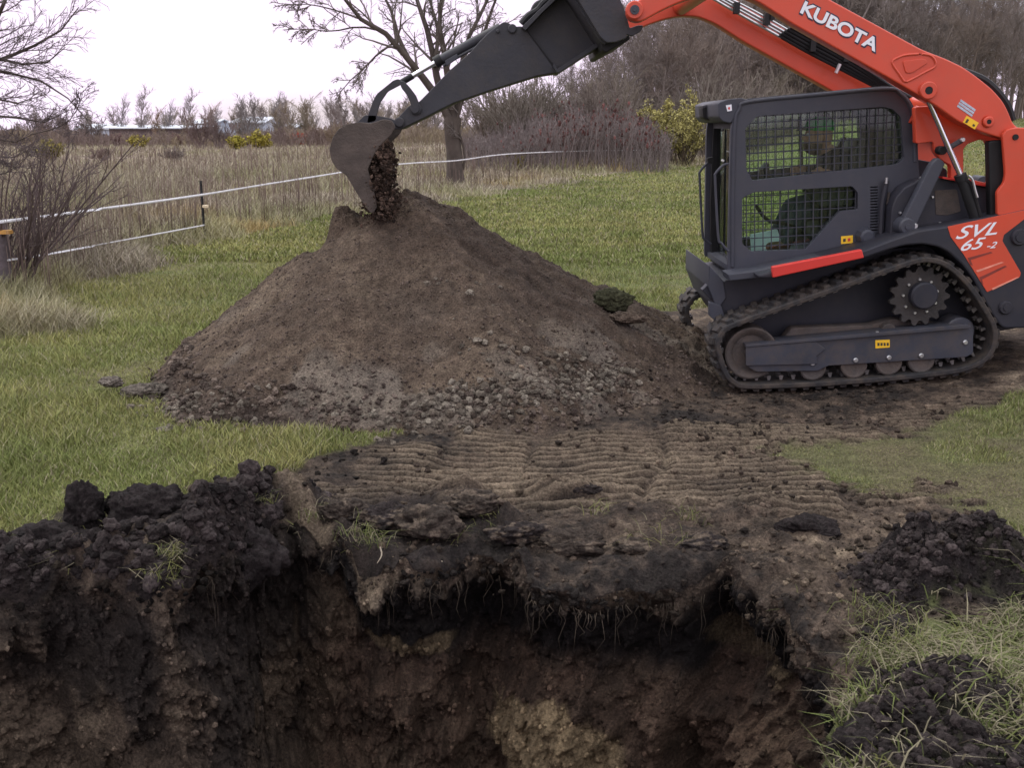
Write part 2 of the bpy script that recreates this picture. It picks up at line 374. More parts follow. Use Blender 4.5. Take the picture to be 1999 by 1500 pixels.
# inside rows (from lip downwards)
zl = zo.reshape(NO, NA)[0]
lipd = .09*fbm(np.cos(th)*7, np.sin(th)*7, 4, 4)      # how far the sod droops
lw = ss(math.radians(118), math.radians(128), th)*1.0  # the left wall is flatter, less undercut
Di = di[:, None]+np.where(di[:, None] < 0, -lw[None]*di[:, None]*.85, 0)+lw[None]*ss(.1, 1.4, -zi)[:, None]*.25
Zi = zi[:, None]*(1+0*th[None])+zl[None]
mid = ss(.1, .16, -zi)[:, None]*ss(.75, .5, -zi)[:, None]
Di = Di+lipd[None]*ss(.0, .1, -zi)[:, None]*ss(.28, .12, -zi)[:, None]
cr, sr = np.cos(th)[None], np.sin(th)[None]
xi_ = CX+(RR[None]-Di)*cr; yi_ = CY+(RR[None]-Di)*sr
def pitdisp(x, y, z):
    d = .075*fbm(x*2.3, y*2.3, z*2.3, 3)+.040*fbm(x*6, y*6, z*6+7, 4)+.030*fbm(x*17, y*17, z*17, 3)+.010*fbm(x*50, y*50, z*50, 2)
    l = np.clip(fbm(x*5, y*5, z*5+31, 2)-.1, 0, 1); return d+.07*l*ss(-.3, -.9, z)
env = ss(0, .12, ti)[:, None]
dsp = (pitdisp(xi_, yi_, Zi)*1.25-.02)*env
# fallen soil heaps at the foot
def bump(px, py, Y, r, h):
    x, z = P(px, py, Y); return h*np.exp(-(((xi_-x)/r)**2+((Zi-z)/(r*.8))**2))
dsp = dsp+bump(1180, 1470, 3.9, .30, .20)+bump(1430, 1440, 3.5, .24, .22)+bump(760, 1340, 3.9, .16, .12)+bump(1000, 1420, 3.8, .2, .06)
dsp = dsp+bump(560, 1300, 3.6, .22, .16)
Di2 = -dsp
xi_ = CX+(RR[None]-Di-dsp)*cr; yi_ = CY+(RR[None]-Di-dsp)*sr
Zi = Zi+ss(1.2, 1.45, -zi)[:, None]*.12*fbm(xi_*3, yi_*3, 3, 4)
# close the floor
ctr = np.array([[CX, CY, -1.5]])
Vin = np.stack([xi_[1:].ravel(), yi_[1:].ravel(), Zi[1:].ravel()], 1)
V = np.concatenate([np.stack([xf, yf, zo], 1), Vin, ctr])
def gridF(r0, rows, cols):
    i, j = np.meshgrid(np.arange(rows-1), np.arange(cols), indexing='ij'); j2 = (j+1) % cols
    return i, j, j2
i, j, j2 = gridF(0, NO, NA)
F1 = np.stack([i*NA+j, (i+1)*NA+j, (i+1)*NA+j2, i*NA+j2], -1).reshape(-1, 4)
def inner(i): return np.where(i == 0, 0, NO*NA+(i-1)*NA)
i, j, j2 = gridF(0, NI, NA)
F2 = np.stack([inner(i)+j, inner(i)+j2, inner(i+1)+j2, inner(i+1)+j], -1).reshape(-1, 4)
jj = np.arange(NA); lb = NO*NA+(NI-2)*NA
F3 = np.stack([lb+jj, lb+(jj+1) % NA, np.full(NA, len(V)-1)], 1)
near = np.exp(-RO.ravel()/.35)
def segd(x, y, a, b):
    t = np.clip(((x-a[0])*(b[0]-a[0])+(y-a[1])*(b[1]-a[1]))/((b[0]-a[0])**2+(b[1]-a[1])**2), 0, 1); return np.hypot(x-a[0]-t*(b[0]-a[0]), y-a[1]-t*(b[1]-a[1]))
SLA, SLB = (-1.03, 4.42), (-.80, 3.98)
dcol = soilcol(xf, yf, zo*0, -.03-.24*near)
pm = 0
for c, m_ in ((-.9, .0),): pass
# black fresh soil on berm, mounds and by the left of the lip
blk = np.clip(ss(.15, -.25, xf+.85)*np.exp(-((RO.ravel()-.2)/.4)**2)*1.2+.35*fbm(xf*3, yf*3, 8, 3), 0, 1)
for mx_, my_, h, sx, sy in MOUNDS[:6]: blk = np.maximum(blk, np.exp(-((xf-mx_)/sx/1.1)**6-((yf-my_)/sy/1.15)**6))
blk = np.maximum(blk, np.clip(ss(-.1, -.5, xf)*ss(5.0, 4.3, yf)*.9, 0, 1)*(RO.ravel() < 2))
darkc = np.array([.017, .0135, .0135])[None]*(1+.4*fbm(xf*14, yf*14, 4, 3))[:, None]
tanm = 0
for a_, b_, r_ in ((240, 1085, .10), (165, 1105, .08), (330, 1120, .07), (450, 1150, .08), (60, 1165, .07)):
    gx_, gy_ = G(a_, b_, .12); tanm = np.maximum(tanm, ss(1.3, .6, np.hypot(xf-gx_, yf-gy_)/r_+.8*fbm(xf*11, yf*11, 5, 3)))
blk = blk*(1-.85*tanm)*ss(3.0, 2.0, RO.ravel())*ss(.04, .11, segd(xf, yf, SLA, SLB)+.03*fbm(xf*9, yf*9, 3, 3)); dcol = lerp(dcol, np.array([.13, .10, .072]), (ss(.11, .04, segd(xf, yf, SLA, SLB)+.03*fbm(xf*9, yf*9, 3, 3))*.8)[:, None])
dcol = lerp(dcol, darkc, np.clip(blk, 0, 1)[:, None]*.88)
t_c = np.clip(trd, -1, 1)[:, None]; dcol = np.where(t_c > 0, lerp(dcol, np.array([.16, .124, .088]), t_c*.7), lerp(dcol, np.array([.030, .024, .021]), -t_c*.75))  # dark groove and pale ridge soil, toned to stand in for relief shading
gc = grasscol(xf, yf)*.75
field = np.array([.24, .195, .15])[None]*(1+.25*fbm(xf*.3, yf*.3, 5, 3))[:, None]
LAWN = [G(a, b) for a, b in [(-900, 1400), (-500, 640), (0, 690), (110, 640), (190, 560), (300, 500), (480, 458), (640, 432), (870, 388), (1080, 358), (1250, 338), (1380, 326)]]
LAWN += [(13, 50), (18, 62), (24, 74), (60, 80), (90, 10), (60, -20), (-30, -20)]
lw_ = ss(-.6, .4, poly_sd(xf, yf, LAWN)+fbm(xf*.6, yf*.6, 6, 2)*np.minimum(1+yf*.02, 3)*.35)
gc = lerp(field, gc, lw_[:, None])
worn = (ss(.45, 1.1, xf)*ss(7.0, 5.6, yf)*ss(3.9, 4.3, yf)*ss(-.5, .35, fbm(xf*2.5, yf*2.5, 27, 4)))[:, None]; gc = lerp(gc, np.array([.085, .066, .046]), worn*.5)
mm_ = np.zeros(len(xf))
for mx_, my_, h_, sx, sy in MOUNDS[:6]: mm_ = np.maximum(mm_, ss(1.5, .8, ((xf-mx_)/sx)**2+((yf-my_)/sy)**2+.5*fbm(xf*9, yf*9, 5, 3)))
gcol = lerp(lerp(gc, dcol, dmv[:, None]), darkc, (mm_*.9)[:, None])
# pit wall colours by depth
xw, yw, zw = Vin.T
dep = -(zw-np.tile(zl, NI-1))+.09*fbm(xw*3, yw*3, zw*3, 3)
sc = soilcol(xw*1.1, yw*1.1, zw*1.1, -.02)
black = np.array([.0075, .0062, .0066]); red = np.array([.050, .030, .021]); tanp = np.array([.17, .125, .075])
w1 = (ss(.06, .13, dep)*ss(.50, .33, dep))[:, None]
w1 = w1*(1-.6*ss(-.8, -1.0, xw))[:, None]; c = lerp(sc, black, w1*.95)
w2 = ss(.30, .48, dep)[:, None]*.75; w2 = w2*(1-.75*ss(-.8, -1.0, xw))[:, None]; c = lerp(c, red*(1+.45*fbm(xw*9, yw*9, zw*9, 3))[:, None], w2)
def patch(px, py, Y, rx, rz, k):
    x, z = P(px, py, Y); q = ((xw-x)/rx)**2+((zw-z)/rz)**2+.5*fbm(xw*7, yw*7, zw*7, 3)
    return (ss(1.15, .75, q)*k)[:, None]
c = lerp(c, tanp, patch(1075, 1395, 3.95, .26, .17, .9)); c = lerp(c, tanp*.85, patch(810, 1245, 3.95, .20, .045, .6)); c = lerp(c, tanp*.6, patch(1500, 1350, 3.4, .12, .06, .5))
c = lerp(c, np.array([.10, .072, .05]), patch(600, 1290, 3.6, .13, .2, .7)); c = lerp(c, np.array([.10, .072, .05]), patch(560, 1440, 3.6, .2, .12, .6))
ltw = (ss(-.75, -.95, xw)*ss(-.1, .35, fbm(xw*2.2, yw*2.2, zw*1.2, 4)))[:, None]
c = lerp(c, np.array([.020, .016, .0145]), ltw*.85); c = lerp(c, np.array([.085, .063, .046])*(1+.4*fbm(xw*8, yw*8, zw*8, 3))[:, None], (ss(-.75, -.95, xw)*ss(.05, -.35, fbm(xw*2.2, yw*2.2, zw*1.2, 4)))[:, None]*.6)
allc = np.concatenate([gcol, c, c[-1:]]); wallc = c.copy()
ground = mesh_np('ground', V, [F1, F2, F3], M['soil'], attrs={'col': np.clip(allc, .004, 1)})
tag(ground, kind='structure')
del V, F1, F2
# ======================= soil pile =======================
PX, PY, PH = *( -.80, 7.75), 1.31
gx = np.arange(-3.4, 2.3, .0105); gy = np.arange(4.9, 10.2, .0125)
XX, YY = np.meshgrid(gx, gy); x, y = XX.ravel(), YY.ravel()
def pile_h(x, y):
    dx, dy = x-PX, y-PY; t = np.arctan2(dy, dx); r = np.hypot(dx, dy)
    R_ = np.interp(t, np.radians([-180, -150, -120, -90, -60, -35, -12, 0, 15, 45, 90, 140, 180]), [1.62, 1.95, 2.2, 2.2, 2.3, 2.2, 2.4, 2.6, 2.5, 2.1, 1.75, 1.6, 1.62])
    R_ = R_*(1+.05*fbm(np.cos(t)*2, np.sin(t)*2, 7, 3)); q = r/R_
    h = PH*(1-q)
    h = PH*np.where(q < .0, 1, (1-q)*(1-.10*np.sin(np.pi*np.clip(q, 0, 1))*ss(-1.2, .2, t)))
    h = h-.10*np.exp(-(r/.16)**2)
    # notch where the bucket reaches in, knob to its left, knob on the crest
    h = h-.05*np.exp(-((x+1.0)/.09)**2-((y-7.6)/.25)**2)
    h = h+.03*np.exp(-((x+.72)/.08)**2-((y-7.75)/.12)**2)+.05*np.exp(-((x+.36)/.12)**2-((y-7.7)/.2)**2)
    h = h+.13*np.exp(-((x+1.24)/.10)**4-((y-7.55)/.13)**4)*(1+.4*fbm(x*12, y*12, 2, 3))
    amp = ss(-.1, .1, h)
    h = h+amp*(.040*fbm(x*1.6, y*1.6, 4, 3)+.026*fbm(x*5, y*5, 6, 3)+.015*fbm(x*14, y*14, 2, 3)+.006*fbm(x*38, y*38, 3, 2))
    foot = ss(.35, .02, h)*amp
    h = h+foot*.045*np.clip(fbm(x*9, y*9, 3, 3), 0, 1)
    rill = fbm(t*9, r*.6, 8, 3); h = h+.012*rill*amp*ss(.1, .5, q)
    return h
h = pile_h(x, y); gb = gz_base(x, y); z = gb+np.where(h > -.02, h, -.06+h*.2)
keep = (h > -.09).reshape(XX.shape)
idx = np.full(x.size, -1); kv = np.nonzero(keep.ravel())[0]; idx[kv] = np.arange(len(kv))
nx = len(gx); i, j = np.meshgrid(np.arange(len(gy)-1), np.arange(nx-1), indexing='ij'); b0 = (i*nx+j).ravel()
Fp = np.stack([b0, b0+1, b0+nx+1, b0+nx], 1); Fp = Fp[(idx[Fp] >= 0).all(1)]
pc = soilcol(x*1.0, y*1.0, z*1.0, .12)
br = np.array([.078, .056, .041])[None]*(1+.22*fbm(x*20, y*20, z*20, 3))[:, None]
pc = lerp(pc, br, .62)
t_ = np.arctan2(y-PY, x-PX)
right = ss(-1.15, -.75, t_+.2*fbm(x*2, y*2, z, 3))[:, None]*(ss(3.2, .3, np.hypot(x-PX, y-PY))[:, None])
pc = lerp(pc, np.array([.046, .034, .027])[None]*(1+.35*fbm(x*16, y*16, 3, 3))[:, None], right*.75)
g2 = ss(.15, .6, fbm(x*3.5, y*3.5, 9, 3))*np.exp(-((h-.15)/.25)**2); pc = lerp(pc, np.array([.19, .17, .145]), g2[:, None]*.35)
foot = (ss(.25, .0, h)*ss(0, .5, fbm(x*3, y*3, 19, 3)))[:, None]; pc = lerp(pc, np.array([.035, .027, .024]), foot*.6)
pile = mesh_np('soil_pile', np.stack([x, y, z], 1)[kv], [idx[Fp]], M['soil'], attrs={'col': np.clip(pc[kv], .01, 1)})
tag(pile, 'large conical heap of brown excavated soil under the digging bucket', 'soil pile')
def surf(x, y):
    x = np.asarray(x, float); y = np.asarray(y, float)
    return np.maximum(gz(x, y), gz_base(x, y)+np.where(pile_h(x, y) > -.02, pile_h(x, y), -1))
# ======================= clods and stones =======================
def ico(sub=2):
    import bmesh
    bm = bmesh.new(); bmesh.ops.create_icosphere(bm, subdivisions=sub, radius=1)
    v = np.array([p.co[:] for p in bm.verts]); f = np.array([[q.index for q in p.verts] for p in bm.faces]); bm.free(); return v, f
I1, F1i = ico(1); I2, F2i = ico(2); I4, F4i = ico(5)
rs = np.random.RandomState(11)
def lumps(name, pos, rad, col, flat=.92, sub=2, amp=.45):
    base, fc = (I2, F2i) if sub == 2 else (I1, F1i); n = len(pos); k = len(base)
    a = rs.rand(n)*6.28; ca_, sa_ = np.cos(a), np.sin(a)
    B = np.repeat(base[None], n, 0)
    s = rs.uniform(.8, 1.2, (n, 1, 3)); s[:, :, 2] *= flat; off = rs.rand(n, 1, 3)*50
    q = B*1.3+off; d = 1+amp*noise(q[..., 0].ravel(), q[..., 1].ravel(), q[..., 2].ravel()).reshape(n, k)
    q = B*3+off; d = d+amp*.5*noise(q[..., 0].ravel(), q[..., 1].ravel(), q[..., 2].ravel()).reshape(n, k)
    B = B*d[..., None]*s
    B = np.stack([B[..., 0]*ca_[:, None]-B[..., 1]*sa_[:, None], B[..., 0]*sa_[:, None]+B[..., 1]*ca_[:, None], B[..., 2]], -1)
    Vv = (pos[:, None]+B*rad[:, None, None]).reshape(-1, 3)
    Ff = (fc[None]+np.arange(n)[:, None, None]*k).reshape(-1, 3)
    return mesh_np(name, Vv, [Ff], M['soil'], attrs={'col': np.repeat(col, k, 0)}, smooth=False)
def on(x, y, r, sink=.25): return np.stack([x, y, surf(x, y)+r*sink], 1)
# crumbs on the pile
n = 13000; a = rs.uniform(-np.pi, .3, n); q = np.sqrt(rs.rand(n))*3.1; x = PX+q*np.cos(a); y = PY+q*np.sin(a)
h = pile_h(x, y); k = (h > 0.0); x, y, h = x[k], y[k], h[k]; r = .003+.006*rs.rand(len(x))**2+.012*ss(.5, .0, h)*rs.rand(len(x))**3
c = np.array([.105, .08, .066])[None]*rs.uniform(.45, 1.35, (len(x), 1)); o = lumps('soil_crumbs', on(x, y, r), r, c, sub=1); tag(o, 'loose crumbs of soil scattered over the heap', 'soil crumbs', kind='stuff')
# pale clay lumps along the foot of the pile
def foot_pts(n, t0, t1, h0, h1):
    out = []
    while sum(len(a) for a, b in out) < n:
        a = np.radians(rs.uniform(t0, t1, n*4)); q = rs.uniform(.5, 3.3, n*4); x = PX+q*np.cos(a); y = PY+q*np.sin(a); h = pile_h(x, y)
        w = fbm(x*2.2, y*2.2, 40, 2); k = (h > h0) & (h < h1) & (w > -.25); out.append((x[k], y[k]))
    return np.concatenate([a for a, b in out])[:n], np.concatenate([b for a, b in out])[:n]
cpx = [(1190, 742, .10), (1130, 752, .12), (1060, 762, .14), (985, 780, .13), (925, 790, .12), (880, 802, .12), (830, 822, .10), (770, 838, .08), (1090, 718, .12), (985, 705, .13), (940, 650, .12), (900, 560, .12), (700, 800, .1), (560, 770, .15), (440, 790, .13), (360, 800, .12), (300, 790, .1)]
ww = np.array([3, 3, 3, 3, 3, 3, 2, 1, 1, .7, .3, .15, .5, .6, 1, 1.3, 1.3]); wi = rs.choice(len(cpx), 1500, p=ww/ww.sum())
def first_hit(px, py):
    u = (px-999.5)/FPX; v = (749.5-py)/FPX; dy = ca+v*sa; dz = v*ca-sa; Yh = np.full(len(px), 9.0); done = np.zeros(len(px), bool)
    for Yq in np.arange(4.6, 9, .04):
        t_ = Yq/dy; h_ = (CAMZ+t_*dz < surf(u*t_, np.full(len(px), Yq))) & ~done; Yh[h_] = Yq; done |= h_
    return u*Yh/dy, Yh
wi = rs.choice(len(cpx), 1500, p=ww/ww.sum()); q_ = np.array(cpx)[wi]
x, y = first_hit(q_[:, 0]+rs.normal(0, 1, 1500)*q_[:, 2]*330, q_[:, 1]+rs.normal(0, 1, 1500)*q_[:, 2]*150); r = .004+.024*rs.rand(1500)**2.6
c = lerp(np.array([.09, .07, .054]), np.array([.23, .20, .16]), rs.rand(1500, 1))*rs.uniform(.5, 1.0, (1500, 1)); o = lumps('clay_lumps', on(x, y, r, .1), r, c); tag(o, 'pale grey clay lumps along the foot of the soil heap', 'clay lumps', kind='stuff')
x, y = foot_pts(900, -175, -40, -.05, .18); r = .005+.026*rs.rand(900)**3
c = lerp(np.array([.045, .034, .028]), np.array([.16, .125, .10]), rs.rand(900, 1)**1.4); o = lumps('soil_lumps', on(x, y, r, .3), r, c); tag(o, 'dark and brown soil lumps along the foot of the heap', 'soil lumps', kind='stuff')
# crumbs and clods over the churned ground
n = 11000; x = rs.uniform(-2.6, 4.4, n); y = 3.2+rs.rand(n)**1.3*3.6
x = np.where(rs.rand(n) < .35, rs.uniform(.9, 2.6, n), x)
k = (dirtmask(x, y) > .35) & ~inpit(x, y, .01); x, y = x[k], y[k]; r = .003+.018*rs.rand(len(x))**5
c = soilcol(x, y, x*0, .05)*rs.uniform(.5, 1.4, (len(x), 1)); c = np.where((x < -.7)[:, None] | ((x > 1.3) & (y < 4.2))[:, None], c*.3, c)
o = lumps('ground_crumbs', on(x, y, r), r, c, sub=1); tag(o, 'loose crumbs over the track marked ground round the hole', 'soil crumbs', kind='stuff')
# crumbly dark soil on left berm and right mounds
n = 3300; t = rs.uniform(math.radians(95), math.radians(178), n); rho = np.abs(rs.normal(.16, .15, n)); Rr = rimR(t)+rho
x = CX+Rr*np.cos(t); y = CY+Rr*np.sin(t); k = (x < -.8) & (segd(x, y, SLA, SLB) > .09); x, y = x[k], y[k]
xs, ys = [x], [y]
for mx_, my_, hh, sx, sy in MOUNDS[:6]:
    m = 700; xs.append(mx_+rs.normal(0, sx*.5, m)); ys.append(my_+rs.normal(0, sy*.5, m))
x = np.concatenate(xs); y = np.concatenate(ys); k = ~inpit(x, y, .015); x, y = x[k], y[k]; r = .004+.016*rs.rand(len(x))**3+.022*(x < -.8)*rs.rand(len(x))**4
c = np.array([.026, .0205, .0195])[None]*rs.uniform(.4, 2.2, (len(x), 1)); o = lumps('topsoil_crumbs', on(x, y, r, .2), r, c); tag(o, 'crumbling black topsoil on the spoil beside the hole', 'topsoil crumbs', kind='stuff')
# big individual clods
def clod(px, py, Y, r, label, sx=1.2, sz=.8, col=(.022, .0175, .017), seed=1, name='soil_clod', cat='soil clod', up=0, group=None, tanv=.0):
    B = I4.copy(); off = seed*13.7
    d = 1+.28*fbm(B[:, 0]*1.2+off, B[:, 1]*1.2, B[:, 2]*1.2, 3)+.16*fbm(B[:, 0]*4+off, B[:, 1]*4, B[:, 2]*4, 3)+.06*fbm(B[:, 0]*13+off, B[:, 1]*13, B[:, 2]*13, 3)
    q = B*d[:, None]*np.array([sx, .85, sz])*r; x, z = P(px, py, Y)
    cc = np.array(col)[None]*(1+.45*fbm(B[:, 0]*6+off, B[:, 1]*6, B[:, 2]*6, 3))[:, None]
    if tanv: cc = lerp(cc, np.array([.13, .1, .075]), (tanv*ss(.1, .5, fbm(B[:, 0]*3+off, B[:, 1]*3, B[:, 2]*3, 3)))[:, None])
    o = mesh_np(name, q, [F4i], M['soil'], attrs={'col': np.clip(cc, .006, 1)}); o.location = (x, Y, z); tag(o, label, cat, group); return o
CL = [(168, 1000, 4.1, .10, 'tall pointed black clod standing highest at the left end of the rim', .75, 1.15),
      (232, 985, 4.2, .055, 'small black clod just right of the tall pointed clod on the rim', 1.1, .9),
      (305, 995, 4.1, .14, 'big rounded black clod on the left rim beside the grass', 1.2, .85),
      (430, 1015, 4.05, .16, 'broad dark clod on the rim left of the bare slanting slab', 1.3, .75),
      (355, 1060, 3.85, .13, 'dark clod sloping into the hole below the big rounded clod', 1.2, .8),
      (480, 1085, 3.85, .13, 'dark clod hanging over the hole next to the slanting slab', 1.0, 1.0),
      (95, 1065, 3.95, .13, 'wide low black clod at the far left of the rim', 1.4, .65),
      (25, 1120, 3.75, .15, 'black clod cut off by the left edge of the picture', 1.2, .7),
      (180, 1110, 3.7, .10, 'dark clod below the tall pointed clod', 1.4, .7)]
for i, (a, b, Yc, r, lb, sx, sz) in enumerate(CL): clod(a, b, Yc, r, lb, sx, sz, seed=i+1, tanv=.25 if i in (3, 4, 8) else 0)
clod(1195, 585, 7.3, .115, 'squared mossy sod block lying on the right slope of the soil heap', 1.1, .75, (.045, .045, .025), 31, 'sod_block', 'sod block')
clod(1228, 620, 7.1, .08, 'small brown clod just below the mossy sod block', 1.5, .5, (.08, .06, .045), 32)
clod(215, 745, 6.4, .055, 'pale lump on the grass just left of the heap', 1.3, .6, (.14, .12, .10), 33)
clod(320, 842, 5.6, .05, 'pale flat lump on the grass in front of the left foot of the heap', 1.5, .5, (.15, .13, .11), 34)
clod(515, 897, 5.2, .035, 'small black clod on the grass between heap and hole', 1.2, .7, (.02, .016, .016), 35)
clod(285, 765, 6.3, .09, 'grey crumbly clod at the left foot of the heap', 1.6, .6, (.1, .085, .07), 36)
clod(1140, 955, 4.55, .045, 'dark clod on the tread marks above the middle of the hole', 1.5, .7, (.03, .024, .022), 37)
clod(900, 965, 4.5, .05, 'small brown clod on the lip left of the middle', 1.5, .7, (.06, .045, .038), 38)
# crumbs clinging to the wall and clumps breaking off the lip
wi = rs.choice(len(Vin), 42000); wp = Vin[wi]; k = (wp[:, 1] > 2.2) & (wp[:, 2] > -1.35); wp = wp[k]; wc = wallc[wi][k]*rs.uniform(.5, 2.0, (k.sum(), 1)); r = .002+.012*rs.rand(len(wp))**5
o = lumps('wall_crumbs', wp, r, np.clip(wc, .006, .3), flat=1, sub=1); tag(o, 'crumbs and small stones stuck in the wall of the hole', 'soil crumbs', kind='stuff')
n = 1500; t = rs.uniform(math.radians(5), math.radians(150), n); rho = rs.normal(.02, .035, n); Rr = rimR(t)+rho; x = CX+Rr*np.cos(t); y = CY+Rr*np.sin(t)
zz = np.interp(t, th[:1010], zl[:1010])-rs.rand(n)**1.5*.11*(rho < .03)-.005; r = .003+.014*rs.rand(n)**3; cc = soilcol(x*2, y*2, zz*2, -.15)*rs.uniform(.3, .8, (n, 1)); cc = np.where((x < -.9)[:, None], cc*.35, cc)
o = lumps('lip_crumbs', np.stack([x, y, zz], 1), r, cc); tag(o, 'clumps of soil breaking off along the lip of the hole', 'soil clumps', kind='stuff')
for i, (a, b, Yc, r, lb, sx, sz) in enumerate([(1745, 1375, 2.75, .075, 'big black clod topping the lower right spoil heap', 1.3, .8), (1690, 1450, 2.5, .07, 'black clod at the hole edge in the lower right corner', 1.2, .8), (1850, 1370, 2.8, .055, 'flat black clod lying in the grass at lower right', 1.7, .6),
      (1800, 1465, 2.5, .075, 'wide black clod at the bottom of the lower right spoil heap', 1.5, .7), (1880, 1075, 3.8, .11, 'large black clod crowning the mound at the right edge', 1.3, .8), (1800, 1110, 3.65, .10, 'black clod on the left shoulder of the right hand mound', 1.4, .7),
      (1940, 1150, 3.6, .10, 'low black clod at the foot of the right hand mound', 1.4, .6), (1740, 1240, 3.2, .07, 'black clod overgrown with straw at the corner of the hole', 1.3, .8), (1580, 1035, 4.12, .08, 'black lump pressed into the ground above the right corner of the hole', 1.5, .7)]): clod(a, b, Yc, r, lb, sx, sz, seed=51+i)
for i, (a, b, Yc, r, lb, sx, sz) in enumerate([(745, 1010, 4.12, .09, 'dark brown sod lump on the lip just right of the slanting slab', 1.4, .6), (835, 1025, 4.06, .10, 'brown sod lump on the lip with tan flecks left of the deep notch', 1.3, .7), (925, 985, 4.25, .09, 'brown sod lump standing back from the lip above the long notch', 1.4, .6),
      (1010, 1040, 4.05, .08, 'tan sod lump hanging at the centre of the lip', 1.4, .6), (1120, 1060, 4.0, .09, 'dark sod lump on the lip right of the centre', 1.5, .55), (1245, 1075, 3.97, .08, 'flat brown sod lump above the long pale root', 1.5, .5),
      (1375, 1065, 4.0, .08, 'brown sod lump at the right end of the back lip', 1.3, .55), (1500, 1110, 3.8, .09, 'dark brown lump where the rim turns toward the viewer', 1.2, .6), (665, 1000, 4.15, .08, 'black sod lump beside the slanting bare strip', 1.3, .7), (1620, 1190, 3.5, .08, 'dark lump on the right rim above the corner', 1.2, .6)]):
    clod(a, b, Yc, r, lb, sx, sz, (.040, .031, .025) if i % 3 else (.024, .019, .018), seed=71+i, name='sod_lump', cat='sod lump', tanv=.7)
# soil falling out of the bucket
n = 12000; t = rs.rand(n)**.8; x0, z0 = P(752, 275, 7.5); x1, z1 = P(752, 425, 7.5)
x = lerp(x0, x1, t)+rs.normal(0, .020+.055*t, n)-.02+.02*np.sin(t*9); z = lerp(z0, z1, t)+rs.normal(0, .02, n); y = 7.5+rs.normal(0, .13, n); r = .0016+.013*rs.rand(n)**6
k = rs.rand(n) < 1.1-.35*np.abs(t-.25)*0; c = lerp(np.array([.03, .022, .018]), np.array([.12, .08, .06]), rs.rand(n, 1))
o = lumps('falling_soil', np.stack([x, y, z], 1)[k], r[k], c[k], flat=1, amp=.8); tag(o, 'loose brown soil pouring out of the bucket onto the heap', 'falling soil', kind='stuff')
# ======================= grass and weeds =======================
def blades(name, x, y, z, hgt, wid, col, lean=.35, label=None, cat='grass', seg=2, stiff=False, droop=0.0):
    n = len(x); a = rs.rand(n)*2*np.pi; wx, wy = np.cos(a), np.sin(a)
    b = rs.rand(n)*2*np.pi; ln = lean*hgt*rs.uniform(.2, 1.6, n); lx, ly = np.cos(b)*ln, np.sin(b)*ln
    rows = []
    for s, ww, f in ((0, 1, 0), (.55, .75, .35), (1, .08, 1)):
        zz = z+hgt*(s-droop*f*f); px_ = x+lx*f; py_ = y+ly*f
        for sg in (-1, 1):
            rows.append(np.stack([px_+sg*wx*wid*ww/2, py_+sg*wy*wid*ww/2, zz], 1))
    V = np.stack(rows, 1).reshape(-1, 3); k = np.arange(n)[:, None]*6
    F = np.concatenate([k+np.array([[0, 1, 3, 2]]), k+np.array([[2, 3, 5, 4]])])
    o = mesh_np(name, V, [F], M['grass'], attrs={'col': np.repeat(col, 6, 0)}, smooth=False)
    return tag(o, label, cat, kind='stuff')
def bladecol(x, y, dry=.0):
    n = len(x); g = np.array([.165, .195, .062]); ye = np.array([.30, .285, .11]); st = np.array([.33, .29, .19]); dk = np.array([.125, .15, .05])
    a = np.clip(.42+.5*fbm(x*.45, y*.45, 3, 3)+.35*fbm(x*2.2, y*2.2, 3, 3)+.2*rs.normal(size=n), 0, 1)[:, None]
    c = lerp(g, ye, a); d = rs.rand(n)[:, None]; c = np.where(d < .12+dry, st*rs.uniform(.6, 1.1, (n, 1)), c); c = np.where(d > .86, dk, c); return c
def scatter(n, y0, y1, pw, xm=.62, xc=0):
    # density falls with distance like 1/y**pw
    u = rs.rand(n); e = 1-pw; y = (y0**e+u*(y1**e-y0**e))**(1/e) if abs(e) > 1e-6 else y0*(y1/y0)**u
    x = rs.uniform(-xm, xm, n)*y+xc; return x, y
def lawn_ok(x, y, thr=.35, edge=.0):
    sd_ = poly_sd(x, y, LAWN)+.55*fbm(x*.8, y*.8, 6, 4)*np.minimum(1+y*.03, 3)
    d = dirtmask(x, y); p = pile_h(x, y)
    return (sd_ > edge) & (rs.rand(len(x)) > ss(.15, .75, d)) & ~inpit(x, y, .01) & (p < .0)
# near-left lawn and mid lawn
x, y = scatter(520000, 3.4, 13, 1.6); k = lawn_ok(x, y); x, y = x[k], y[k]
tr_ = ss(.45, 1.1, x)*ss(7.0, 5.6, y)*lerp(.55, 1, ss(-.5, .35, fbm(x*2.5, y*2.5, 27, 4)))                  # trampled short grass right of the hole
h = (.032+.045*rs.rand(len(x))**1.7)*(1+.5*fbm(x*1.5, y*1.5, 7, 2))*(1-.68*tr_); h = np.clip(h, .015, .2)
c = bladecol(x, y); c = lerp(c, np.array([.15, .125, .075]), (.85*tr_*rs.rand(len(x))**.6)[:, None])
kk = rs.rand(len(x)) > .55*tr_; x, y, h, c = x[kk], y[kk], h[kk], c[kk]
blades('lawn_grass', x, y, gz_base(x, y)-.008, h, .0028+.00045*y, c, label='short green lawn grass around the hole and the soil heap', lean=.7)
x, y = scatter(330000, 13, 85, 1.9, .66); k = lawn_ok(x, y); x, y = x[k], y[k]
h = .04+.04*rs.rand(len(x)); c = bladecol(x, y)
blades('distant_lawn_grass', x, y, gz_base(x, y)-.01, h, .006+.0010*y, c, label='green and yellowing lawn grass behind the heap and the machine', lean=.6)
